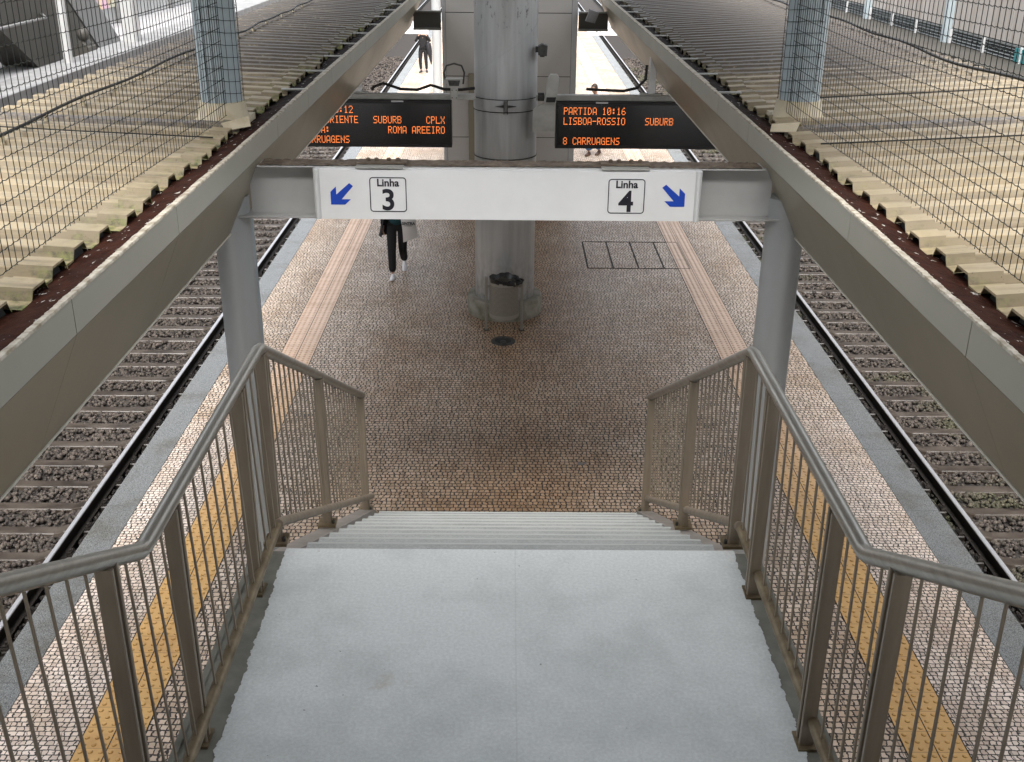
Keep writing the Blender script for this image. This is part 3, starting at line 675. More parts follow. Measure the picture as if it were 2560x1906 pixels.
# ================================================================ staircase
LZ = 3.2; LE = 4.43; LS = 2.66; SX0, SX1 = -1.040, 1.088
def staircase():
    e = empty('staircase', (0, LE, 0), 'grey painted steel staircase landing and flight going down to the platform', 'staircase')
    m = MB(); m.box(-1.19, 1.19, LS, LE-.02, LZ-.16, LZ-.004); build('landing_deck', m, 'dark_steel', e)
    # ragged edged floor paint
    n = 260; vs = []
    st_ = [0., 0.]
    def edge(k, y):
        st_[k] = .72*st_[k]+random.choice([0,0,0,0,.006,-.006,.002,-.002]); return st_[k]+.004*math.sin(y*4.+k)
    for i in range(n+1):
        y = LS-.04+(LE-LS+.04)*i/n
        vs += [(SX0-.006+edge(0,y)*.8, y, LZ), (SX1+.006+edge(1,y)*.8, y, LZ)]
    m = MB(); m.add(vs, [(2*i,2*i+1,2*i+3,2*i+2) for i in range(n)])
    m.quad((SX0+.02,LE,LZ),(SX1-.02,LE,LZ),(SX1-.02,LE,LZ-.045),(SX0+.02,LE,LZ-.045))
    build('floor_paint', m, 'deck', e)
    run, ris = .31, .161; y, z = LE, LZ
    for k in range(1, 20):
        if k > 10: run, ris = .245, .177
        y0 = y; z -= ris; y += run
        if z < .02: z = .006
        m = MB(); m.box(SX0+.03, SX1-.03, y0-.025, y, z-.035, z); m.box(SX0+.03, SX1-.03, y0-.03, y0-.027, z, z+ris-.036)
        st = build('step', m, 'step', e)
        m = MB(); m.bbox(SX0+.03, SX1-.03, y-.012, y+.003, z-.03, z+.0025, .002, 'x'); build('nosing', m, 'nosing', st)
        if z < .05: break
    yb, zb = y, z
    y10, z10 = LE+3.1, LZ-1.61
    for s_ in (-1, 1):
        a, b = (s_*1.05, s_*1.165); x0, x1 = min(a,b), max(a,b)
        m = MB(); m.prism([(LE-.06,LZ-.012),(y10,z10+.02),(y10,z10-.28),(LE-.06,LZ-.32)], 'x', x0, x1); build('stringer', m, 'stringer', e)
        m = MB(); m.prism([(y10+.003,z10+.01),(yb,.03),(yb-.2,.0),(y10+.003,z10-.28)], 'x', x0, x1); build('stringer', m, 'stringer', e)
        m = MB(); m.box(s_*1.19-.012, s_*1.19+.012, LS-.02, LE+.04, LZ-.22, LZ+.012); build('landing_edge_plate', m, 'dark_steel', e)
    # flight behind the landing, up to where the photograph is taken from
    y, z = LS, LZ
    for k in range(8):
        z += .165; m = MB(); m.box(SX0, SX1, y-.31, y+.02, z-.035, z); y0 = y; y -= .31
        m.box(SX0, SX1, y0-.005, y0-.002, z-.165, z-.036)
        build('step', m, 'step', e)
    for s_ in (-1, 1):
        a, b = (s_*1.08, s_*1.19); x0, x1 = min(a,b), max(a,b)
        m = MB(); m.prism([(LS-.03,LZ-.2),(LS-.03,LZ+.03),(y,z+.02),(y,z-.25)], 'x', x0, x1); build('stringer', m, 'dark_steel', e)
    for x in (-.9, .9):
        m = MB(); m.box(x-.08, x+.08, 3.5, 3.66, 0, LZ-.162); build('support_leg', m, 'pillar', e)
staircase()
SLP = 1.6/3.05
def railing(s_, x, xb, label):
    e = empty('stair_railing', (x, 4.5, LZ), label, 'railing', 'steel railings along the staircase')
    top = lambda y: 4.2 if 2.83 <= y <= 4.5 else (4.2-SLP*(y-4.5) if y > 4.5 else 4.2+SLP*(2.83-y))
    yU = .2
    foot = lambda y: top(y)-1.0
    m = MB(); m.tube([(x,yU,top(yU)),(x,2.81,4.21),(x,2.855,4.2),(x,4.46,4.2),(x,4.53,4.186),(x,7.60,top(7.60))], .0275, 14); build('handrail', m, 'steel', e, smooth=True)
    zb = lambda y: foot(y)+.115
    m = MB(); m.tube([(xb,yU,zb(yU)),(xb,2.79,zb(2.81)+.01),(xb,2.85,zb(2.85)),(xb,4.44,zb(4.4))], .0225, 12); build('bottom_rail', m, 'stain', e, smooth=True)
    m = MB(); m.tube([(xb,4.46,zb(4.46)),(xb,4.54,zb(4.54)-.01),(xb,7.66,zb(7.66))], .024, 12); build('bottom_rail', m, 'bronze', e, smooth=True)
    posts = [1.1, 2.56, 3.13, 4.08, 4.52, 5.85, 7.50]
    for y in posts:
        m = MB(); z0, z1 = foot(y)+.0, top(y)-.02
        for dy in (-.019, .019):
            m.bbox(x-.026, x+.026, y+dy-.008, y+dy+.008, z0, z1, .003)
        m.box(x-.008, x+.008, y-.0105, y+.0105, z0+.06, z1)
        p = build('post', m, 'bronze', e)
        q_ = .055 if y > 4.4 else .034
        m = MB(); m.box(x-q_, x+q_, y-.05, y+.05, foot(y)-.008, foot(y)+.008)
        build('foot_plate', m, 'stain', p)
        if y < 4.4: continue
        m = MB(); m.lathe([(.009,foot(y)+.008),(.009,foot(y)+.026),(.005,foot(y)+.032)], x-s_*.040, y-.02, 8)
        build('bolt', m, 'iron', p)
    # balusters, spaced evenly between posts
    segs = [(.3,1.1),(1.1,2.56),(2.56,3.13),(3.13,4.08),(4.08,4.52),(4.52,5.85),(5.85,7.5)]
    for a, b in segs:
        n = max(2, round((b-a)/.112)); st = (b-a-.06)/n
        for i in range(1, n):
            y = a+.03+st*i
            m = MB(); m.tube([(xb,y,zb(y)+.005),(x,y,top(y)-.01)], .0052, 6, False); build('baluster', m, 'bronze', e, smooth=True)
railing(-1, -1.112, -1.084, 'steel handrail with thin balusters on the left of the stairs')
railing(1, 1.105, 1.118, 'steel handrail with thin balusters on the right of the stairs')

# ================================================================ wire fences on the roofs
def wire_fence(s_, x, colx, coly, label):
    z0, z1 = 4.475, 6.5; dy, dz = .066, .094; r = .0026
    e = empty('wire_fence', (x, 5, z0), label, 'fence', 'dark wire mesh fences on the canopy roofs')
    yA, yB = 1.6, coly-.16
    ny = int((yB-yA)/dy); nz = int((z1-z0)/dz)
    m = MB()
    for i in range(ny+1):
        y = yB-i*dy; w = .003*math.sin(i*1.7)
        m.tube([(x+w, y, z0-.012*random.random()), (x, y+w, (z0+z1)/2), (x-w, y, z1)], r, 3, False)
    for k in range(nz+1):
        z = z0+k*dz; pts = []
        for i in range(ny+1):
            y = yB-i*dy; sag = .012*math.sin(y*1.3+k*.2)
            pts += [(x+.002, y, z+.0028+sag), (x+.002, y-dy*.5, z-.0032+sag)]
        m.tube(pts, r, 3, False)
    build('wire_mesh', m, 'mesh', e)
    # loose end wrapped round the column
    m = MB(); rc = .180; a0 = math.pi*1.5; n = 9
    angs = [a0+(-s_)*(i/n)*math.pi*.93 for i in range(-2, n+1)]
    zt = lambda a: 0
    for j, a in enumerate(angs):
        px, py = colx+rc*math.cos(a), coly+rc*math.sin(a)
        m.tube([(px, py, z0+.02+.03*random.random()), (px+.006*random.uniform(-1,1), py, 5.4), (px, py, 6.5)], r, 3, False)
    for k in range(nz+1):
        z = z0+.06+k*dz
        m.tube([(colx+(rc+.002*(j%2))*math.cos(a), coly+(rc+.002*(j%2))*math.sin(a), z+.004*(j%2)+.01*math.sin(j*.8)) for j, a in enumerate(angs)], r, 3, False)
    # tie wire bunch where the roll overlaps
    ax = colx+(rc+.004)*math.cos(a0+s_*.35); ay = coly+(rc+.004)*math.sin(a0+s_*.35)
    m.tube([(ax, ay-.01, 4.62), (ax+.01, ay-.012, 5.1), (ax-.008, ay-.01, 5.6), (ax, ay-.01, 6.5)], .0035, 4, False)
    for k in range(22):
        z = 4.6+k*.085; m.tube([(ax, ay-.01, z), (ax+random.uniform(-.02,.02), ay-.03, z+random.uniform(-.02,.03))], .0024, 3, False)
    build('mesh_wrap', m, 'mesh', e)
wire_fence(-1, -2.292, -2.365, 9.12, 'dark wire mesh fence along the left canopy roof')
wire_fence(1, 2.34, 2.478, 9.42, 'dark wire mesh fence along the right canopy roof')

# cables lying on the roofs
def cable(pts, r, label, feet=()):
    e = empty('roof_cable', pts[0], label, 'cable', 'cables lying on the canopy roofs')
    m = MB(); m.tube(pts, r, 6); build('conduit', m, 'rubber', e, smooth=True)
    for p in feet:
        m = MB(); m.box(p[0]-.012, p[0]+.012, p[1]-.012, p[1]+.012, 4.42, p[2]); build('clip', m, 'collar', e)
ptsL = [(-3.62, y, 4.52+.012*math.sin(y*2.2)) for y in np.arange(3, 14.2, .4)]+[(-3.55+.02*math.sin(i), 14.2+.5*i, 4.515+.01*math.sin(i*2)) for i in range(1, 14)]
cable(ptsL, .013, 'dark cable on clips along the outer side of the left canopy roof', [p for i, p in enumerate(ptsL) if i % 2 == 0 and p[1] < 20])
cable([(4.72+.06*math.sin(y*.9), y, 4.60+.02*math.sin(y*2.0)) for y in np.arange(4, 26, .4)], .016, 'dark cable sagging along the outer edge of the right canopy roof')
cable([(-2.2, 8.12, 4.44), (-3.2, 8.15, 4.475), (-4.15, 8.2, 4.51)], .005, 'thin wire lying across the left canopy roof')
cable([(2.3, 8.0, 4.45), (3.5, 8.0, 4.51), (4.9, 8.0, 4.58)], .006, 'nearer of two thin wires across the right canopy roof')
cable([(2.65, 10.0, 4.47), (3.8, 10.02, 4.53), (4.9, 10.05, 4.59)], .006, 'farther of two thin wires across the right canopy roof')
def broken_sheet(x, y, s_, rz, label):
    m = MB(); P = [(-.11,-.05,.0),(.10,-.06,.02),(.12,.05,.05),(-.10,.06,.035),(-.115,.0,.05),(.11,.0,.085)]
    c, s = math.cos(rz), math.sin(rz)
    V = [(x+a*c-b*s, y+a*s+b*c, 4.40+z) for a, b, z in P]+[(x+a*c-b*s, y+a*s+b*c, 4.394+z) for a, b, z in P]
    m.add(V, [(0,1,5,4),(4,5,2,3),(6,10,11,7),(10,9,8,11),(0,6,7,1),(1,7,11,5),(5,11,8,2),(2,8,9,3),(3,9,10,4),(4,10,6,0)])
    tag(build('broken_flashing', m, 'collar', loc=(x,y,4.4)), label, 'flashing')
broken_sheet(-2.17, 8.72, -1, .6, 'broken cream flashing piece in the left gutter by the column')
broken_sheet(2.22, 8.75, 1, -.5, 'broken cream flashing piece in the right gutter by the column')

# ================================================================ central column, boards, lift
CCX, CCY, CR = -.045, 16.78, .475
def central_column():
    e = empty('central_column', (CCX, CCY, 0), 'large round silver column in the middle of the platform', 'column')
    m = MB(); m.lathe([(CR,.28),(CR,8.8)], CCX, CCY, 64); build('shaft', m, 'column', e, smooth=True)
    m = MB(); m.lathe([(.60,0.),(.605,.27),(.585,.30),(CR+.003,.30)], CCX, CCY, 48, False); build('plinth', m, 'plinth', e, smooth=True)
    m = MB(); m.lathe([(CR+.001,3.27),(CR+.012,3.275),(CR+.012,3.44),(CR+.001,3.445)], CCX, CCY, 64, False); cb = build('clamp_band', m, 'column', e, smooth=True)
    m = MB()
    for zz in (3.265, 3.448): m.lathe([(CR+.016,zz-.006),(CR+.018,zz+.006)], CCX, CCY, 64, False)
    build('band_edge', m, 'joint', cb)
    m = MB()
    for dx in (-.028, .022): m.box(CCX+dx, CCX+dx+.012, CCY-CR-.075, CCY-CR-.008, 3.25, 3.45)
    m.prism([(CCX-.15,3.355),(CCX-.03,3.34),(CCX-.03,3.375)], 'y', CCY-CR-.04, CCY-CR-.008); m.prism([(CCX+.036,3.34),(CCX+.16,3.36),(CCX+.036,3.375)], 'y', CCY-CR-.04, CCY-CR-.008)
    build('clamp_lug', m, 'iron', cb)
    m = MB(); m.lathe([(CR+.006,2.55),(CR+.010,2.56),(CR+.006,2.57)], CCX, CCY, 64, False); build('strap', m, 'iron', e)
    m = MB()
    for z0 in (-.6, 1.55, 3.7, 5.85):
        pts = []
        for i in range(40):
            a = R(190+160*i/39); pts.append((CCX+(CR+.0008)*math.cos(a), CCY+(CR+.0008)*math.sin(a), z0+.85*i/39))
        pts = [p for p in pts if p[2] > .31]
        if len(pts) > 3: m.tube(pts, .0035, 4)
    build('weld_seam', m, 'pillar', e)
    m = MB(); c = (CCX, CCY-CR-.003, 2.40); m.prism([(c[0]-.03,2.47),(c[0]+.03,2.47),(c[0],2.53)], 'y', c[1]-.001, c[1]+.002); build('warning_triangle', m, 'boxgrey', e)
    m = MB(); m.prism([(c[0]-.021,2.475),(c[0]+.021,2.475),(c[0],2.518)], 'y', c[1]-.003, c[1]-.0012); build('triangle_border', m, 'joint', e)
central_column()
FONT = dict(A='7E1111117E', B='7F49494936', C='3E41414122', D='7F4141221C', E='7F49494941', G='3E4149497A', I='00417F4100', L='7F40404040', M='7F020C027F', N='7F0408107F',
            O='3E4141413E', P='7F09090906', R='7F09192946', S='4649494931', T='01017F0101', U='3F4040403F', V='1F2040201F', X='6314081463')
FONT.update({'0': '3E5149453E', '1': '00427F4000', '2': '4261514946', '6': '3C4A494930', '8': '3649494936', ':': '0036360000', '-': '0808080808'})
def board(x0, x1, rows, label, hanger):
    yf = 16.3; z0, z1 = 2.745, 3.43
    e = empty('departure_board', ((x0+x1)/2, yf, z0), label, 'display', 'black departure boards by the central column')
    m = MB(); m.box(x0, x1, yf, yf+.22, z0, z1); build('case', m, 'boardframe', e)
    m = MB(); m.box(x0+.025, x1-.025, yf-.004, yf-.001, z0+.05, z1-.04); gl = build('screen', m, 'board', e)
    xa, xb = min(x0, CCX-.45 if x0 < 0 else CCX+.45), max(x1, CCX-.45 if x0 < 0 else CCX+.45)
    m = MB(); m.bbox(xa, xb, yf+.06, yf+.20, z1+.004, z1+.085, .006, 'x'); build('support_beam', m, 'boxgrey', e)
    m = MB(); m.bbox(hanger-.05, hanger+.05, yf+.08, yf+.18, z1+.09, 4.3, .006); build('hanger', m, 'signcap', e)
    m = MB(); m.bbox(hanger-.17, hanger+.13, yf+.05, yf+.21, z1+.088, z1+.112, .006, 'x'); build('hanger_plate', m, 'boxgrey', e)
    xm = (x0+x1)/2
    m = MB(); m.box(xm+.42 if x0 < 0 else xm-.72, xm+.60 if x0 < 0 else xm-.54, yf-.012, yf-.001, z1-.02, z1+.003); build('latch', m, 'signcap', e)
    cw = .0714; d = cw/6*.33; xs = x0+.125 if x0 > 0 else x1-.085-32*cw
    for ri, row in enumerate(rows):
        zt = z1-.085-ri*.147; m = MB()
        for ci, ch in enumerate((row+' ').ljust(33)[:33]):
            g = FONT.get(ch)
            if not g:
                if m.v: build('led_word', m, 'led', gl); m = MB()
                continue
            for c in range(5):
                bits = int(g[2*c:2*c+2], 16)
                for b in range(7):
                    if bits >> b & 1:
                        px = xs+ci*cw+c*cw/6; pz = zt-b*.0155
                        m.quad((px-d,yf-.006,pz-.0055),(px+d,yf-.006,pz-.0055),(px+d,yf-.006,pz+.0055),(px-d,yf-.006,pz+.0055))
def rows(*a): return a
rL = ['PARTIDA 10:12', 'LISBOA-ORIENTE'.ljust(17)+'SUBURB'.ljust(11)+'CPLX', '    VIA:'.ljust(20)+'ROMA AREEIRO', '8 CARRUAGENS']
rR = ['PARTIDA 10:16', 'LISBOA-ROSSIO'.ljust(17)+'SUBURB', '', '8 CARRUAGENS']
board(-3.46, -.845, rL, 'black departure board left of the column showing amber train times', -2.23)
board(.70, 3.32, rR, 'black departure board right of the column showing amber PARTIDA 10:16', 2.12)
def board_cable(pts, label):
    m = MB(); m.tube(pts, .022, 8); tag(build('board_cable', m, 'rubber', loc=pts[0], smooth=True), label, 'cable')
board_cable([(-.50,16.42,3.60),(-.7,16.4,3.58),(-.95,16.42,3.58),(-1.15,16.42,3.64),(-1.35,16.42,3.57),(-1.6,16.42,3.58),(-1.85,16.42,3.66),(-2.0,16.42,3.61),(-2.02,16.42,3.56)], 'thick black cable looping on top of the left departure board')
board_cable([(1.15,16.42,3.60),(1.3,16.42,3.59),(1.7,16.42,3.575),(1.9,16.42,3.62),(2.02,16.42,3.75),(2.03,16.42,3.95)], 'black cable running along the right departure board and up its hanger')
def hoop_lamp():
    x, y, z = -.80, 16.3, 3.47
    e = empty('floodlight', (x, y, z), 'small grey floodlight with wire hoop clamped above the left departure board', 'lamp')
    m = MB(); m.bbox(x-.055, x+.055, y-.03, y, z-.02, z+.15, .008); b = build('clamp_plate', m, 'boxgrey', e)
    for dx in (-.03, .03):
        for dz in (.01, .12):
            m = MB(); m.sphere((x+dx, y-.033, z+dz), .009, 8, 4); build('bolt', m, 'iron', b)
    m = MB(); m.prism([(x-.10,z+.16),(x+.10,z+.16),(x+.13,z+.28),(x-.13,z+.28)], 'y', y-.02, y+.12); build('lamp_body', m, 'boxgrey', e)
    m = MB(); m.prism([(x-.07,z+.18),(x+.07,z+.18),(x+.09,z+.26),(x-.09,z+.26)], 'y', y-.026, y-.022); build('lens', m, 'iron', e)
    m = MB(); m.tube([(x-.13,y+.04,z+.26),(x-.15,y+.04,z+.36),(x-.11,y+.04,z+.46),(x,y+.04,z+.49),(x+.11,y+.04,z+.46),(x+.15,y+.04,z+.36),(x+.13,y+.04,z+.2)], .014, 8); build('hoop', m, 'iron', e, smooth=True)
hoop_lamp()
def speaker_box():
    x, y, z = .63, 16.22, 3.43
    e = empty('loudspeaker', (x, y, z), 'tall grey loudspeaker with mottled top between column and right board', 'loudspeaker')
    m = MB(); m.prism([(x-.11,z),(x+.065,z),(x+.115,z+.34),(x+.07,z+.40),(x-.02,z+.40),(x-.06,z+.34)], 'y', y-.05, y+.12); build('housing', m, 'boxgrey', e)
    m = MB(); m.prism([(x-.085,z+.012),(x+.05,z+.012),(x+.065,z+.085),(x-.075,z+.085)], 'y', y-.056, y-.052); build('grille', m, 'joint', e)
    m = MB(); m.prism([(x-.10,z-.004),(x+.06,z-.004),(x+.06,z-.42),(x-.27,z-.42),(x-.27,z-.10)], 'y', y, y+.06); build('back_plate', m, 'boxgrey', e)
    m = MB(); m.bbox(x-.20, x-.11, y+.02, y+.10, z+.02, z+.13, .01); build('bracket', m, 'iron', e)
speaker_box()
def column_camera():
    x, y, z = CCX+CR+.05, 16.5, 4.15
    e = empty('security_camera', (x, y, z), 'small dark camera housing on the right side of the central column', 'camera')
    m = MB(); m.prism([(x-.05,z-.07),(x+.075,z-.085),(x+.085,z+.06),(x+.01,z+.085),(x-.05,z+.05)], 'y', y-.10, y+.08); build('housing', m, 'iron', e)
    m = MB(); m.lathe([(.035,z-.1),(.04,z-.084)], x+.01, y-.02, 16); build('dome', m, 'board', e)
    m = MB(); m.bbox(x-.09, x-.05, y-.03, y+.05, z-.04, z+.04, .006); build('bracket', m, 'iron', e)
column_camera()
def lift_tower():
    x0, x1, y0, y1 = -1.445, 1.475, 24.5, 28.3
    e = empty('lift_tower', (0, y0, 0), 'pale panelled lift tower behind the central column', 'lift tower')
    m = MB(); m.box(x0+.02, x1-.02, y0+.02, y1-.02, 0, 8.8); build('core', m, 'joint', e)
    zz = [0.02, 1.345, 2.675, 4.005, 5.335, 6.665, 7.995, 8.9]
    m = MB()
    for a, b in zip(zz[:-1], zz[1:]):
        for xa, xb in ((x0+.075, -.02), (-.01, x1-.125)):
            m.bbox(xa, xb, y0, y0+.018, a+.008, b-.008, .004, 'y')
        m.box(x0, x0+.018, y0+.08, y1, a+.008, b-.008); m.box(x1-.018, x1, y0+.08, y1, a+.008, b-.008)
    build('wall_panel', m, 'lift', e)
    m = MB(); m.bbox(x0-.004, x0+.068, y0-.006, y0+.07, 0, 8.8, .008); m.bbox(x1-.118, x1+.004, y0-.006, y0+.07, 0, 8.8, .008); build('corner_trim', m, 'beam', e)
    m = MB(); m.bbox(x0+.56, x0+.75, y0-.05, y0-.002, 0, 2.74, .006); build('pipe_duct', m, 'soffit', e)
    m = MB(); m.bbox(x0+.70, x0+.78, y0-.075, y0-.052, 1.0, 1.3, .006); build('call_panel', m, 'boxgrey', e)
lift_tower()
def far_beam(xa, xb, label):
    e = empty('lift_beam', ((xa+xb)/2, 24.4, 3.70), label, 'beam', 'dark beams joining the lift tower to the canopies')
    m = MB(); m.box(xa, xb, 24.34, 24.36, 3.70, 4.02); build('web', m, 'darkgrey', e)
    m = MB(); m.box(xa, xb, 24.26, 24.44, 3.66, 3.697); m.box(xa, xb, 24.26, 24.44, 4.023, 4.05); build('flange', m, 'dark_steel', e)
far_beam(-2.05, -1.46, 'dark steel beam between lift tower and left canopy')
far_beam(1.49, 2.12, 'dark steel beam between lift tower and right canopy')
def far_sign(x0, x1, xb, num, label):
    y, z0, z1 = 36.8, 2.33, 2.72
    e = empty('hanging_sign', ((x0+x1)/2, y, z0), label, 'sign', 'small line number signs in the distance')
    m = MB(); m.box(x0, x1, y, y+.06, z0, z1); build('panel', m, 'sign', e)
    m = MB(); s = .14
    for (a, b, c, d) in ((xb-s,xb+s,z0+.04,z0+.052),(xb-s,xb+s,z0+.04+.268,z0+.32),(xb-s,xb-s+.012,z0+.04,z0+.32),(xb+s-.012,xb+s,z0+.04,z0+.32)): m.box(a, b, y-.004, y-.001, c, d)
    pb = build('number_box', m, 'black', e)
    m = MB(); text_at(m, num, .26, xb, y-.002, z0+.085, .004); build('numeral', m, 'black', pb)
    m = MB(); m.box((x0+x1)/2-.02, (x0+x1)/2+.02, y+.01, y+.05, z1, 3.6); build('hanger', m, 'signcap', e)
far_sign(-4.4, -2.62, -3.98, '3', 'far white hanging sign with number 3, left of the lift tower')
far_sign(2.52, 3.9, 2.83, '4', 'far white hanging sign with number 4, right of the lift tower')
# lamp hung under the right gutter near the lift
m = MB(); m.prism([(1.52,4.02),(1.70,3.98),(1.78,4.18),(1.60,4.24)], 'y', 22.5, 22.7); tag(build('canopy_lamp', m, 'white', loc=(1.65,22.6,4.05)), 'small white lamp under the right gutter next to the lift tower', 'lamp')

# ================================================================ litter bin, drain, hatch
def bin_():
    cx, cy, r = -.05, 15.84, .225
    e = empty('litter_bin', (cx, cy, 0), 'perforated metal litter bin with black bag in front of the column', 'litter bin')
    n, mrow = 40, 30; me = MB(); vs = []; z0, z1 = .24, .82
    vs = [(cx+r*math.cos(2*math.pi*j/n), cy+r*math.sin(2*math.pi*j/n), z0+(z1-z0)*i) for i in (0, 1) for j in range(n)]
    me.add(vs, [(j,(j+1)%n,n+(j+1)%n,n+j) for j in range(n)]+[tuple(range(n-1,-1,-1))])
    b = build('basket', me, 'perf', e, smooth=True)
    uv = b.data.uv_layers.new(name='UVMap')
    for p in b.data.polygons[:n]:
        j = p.index
        for li, (u, v) in zip(p.loop_indices, ((j,0),(j+1,0),(j+1,1),(j,1))): uv.data[li].uv = (u*2.1+.2, v*30)
    for s_ in (-1, 1):
        m = MB(); x = cx+s_*.275
        m.bbox(x-.022, x+.022, cy-.022, cy+.022, .012, .865, .005); p = build('leg', m, 'binmetal', e)
        m = MB(); m.box(x-.04, x+.04, cy-.04, cy+.04, 0, .011); build('foot', m, 'iron', p)
        m = MB(); m.box(min(x,x-s_*.06), max(x,x-s_*.06), cy-.012, cy+.012, .70, .73); build('pivot', m, 'binmetal', p)
    m = MB(); n = 44; prof = []
    vs = []
    for (rr, zz) in ((r*.8,.80),(r*.95,.862),(r*1.01,.862),(r*1.025,.83),(r*1.015,.805)):
        for j in range(n):
            a = 2*math.pi*j/n; w = .010*math.sin(5*a+rr*30)+.006*math.sin(11*a); droop = .0
            if math.cos(a-R(-25)) > .55: droop = -.055*(math.cos(a-R(-25))-.55)/.45
            if zz < .86 and zz > .80: pass
            vs.append((cx+(rr+w*.6)*math.cos(a), cy+(rr+w*.6)*math.sin(a), zz+w+(droop if rr > r else 0)))
    m.add(vs, [(i*n+j,i*n+(j+1)%n,(i+1)*n+(j+1)%n,(i+1)*n+j) for i in range(4) for j in range(n)])
    for k in range(4):
        m.sphere((cx+.20+.04*k*.5, cy-.10+.03*k, .80+.02*(k%2)), (.05,.045,.035), 10, 6)
    build('bag', m, 'bag', e, smooth=True)
bin_()
def drain():
    cx, cy = -.06, 15.36
    e = empty('drain_cover', (cx, cy, 0), 'small round iron drain cover in the cobbles before the litter bin', 'drain cover')
    m = MB(); m.lathe([(.19,.001),(.18,.012),(.13,.014),(.125,.006)], cx, cy, 36, False); build('rim', m, 'iron', e, smooth=True)
    m = MB(); m.lathe([(.125,.005),(.001,.006)], cx, cy, 36, False); build('opening', m, 'joint', e)
    m = MB(); m.lathe([(.05,.007),(.045,.02),(.02,.026)], cx, cy-.05, 14); build('plug', m, 'iron', e, smooth=True)
drain()
def hatch():
    x0, x1, y0, y1 = 1.48, 3.352, 19.07, 20.8
    e = empty('utility_hatch', ((x0+x1)/2, (y0+y1)/2, 0), 'paved utility hatch outlined by dark joints beside the right tactile strip', 'hatch')
    m = MB(); w = .012
    m.box(x0,x1,y0-w*.6,y0+w*.6,.001,.0075); m.box(x0,x1,y1-w,y1+w,.001,.0075)
    build('frame', m, 'joint', e)
    for i in range(5):
        x = x0+(x1-x0)*i/4; q = MB(); q.box(x-w*1.1, x+w*1.1, y0+.009, y1-.014, .001, .0078); build('joint_bar', q, 'joint', e)
hatch()
m = MB(); pts = [(.0,.0),(.05,-.01),(.09,.012),(.12,.0),(.10,.028),(.06,.022),(.03,.035),(.005,.025)]
m.add([(.84+a, 11.35+b*1.6, .012+.006*math.sin(i*2)) for i, (a, b) in enumerate(pts)]+[(.84+a, 11.35+b*1.6, .006) for a, b in pts], [tuple(range(8)), tuple(range(15,7,-1))]+[(i,8+i,8+(i+1)%8,(i+1)%8) for i in range(8)])
tag(build('paper_scrap', m, 'white', loc=(.84,11.35,0)), 'small white scrap of paper on the cobbles past the stairs', 'litter')

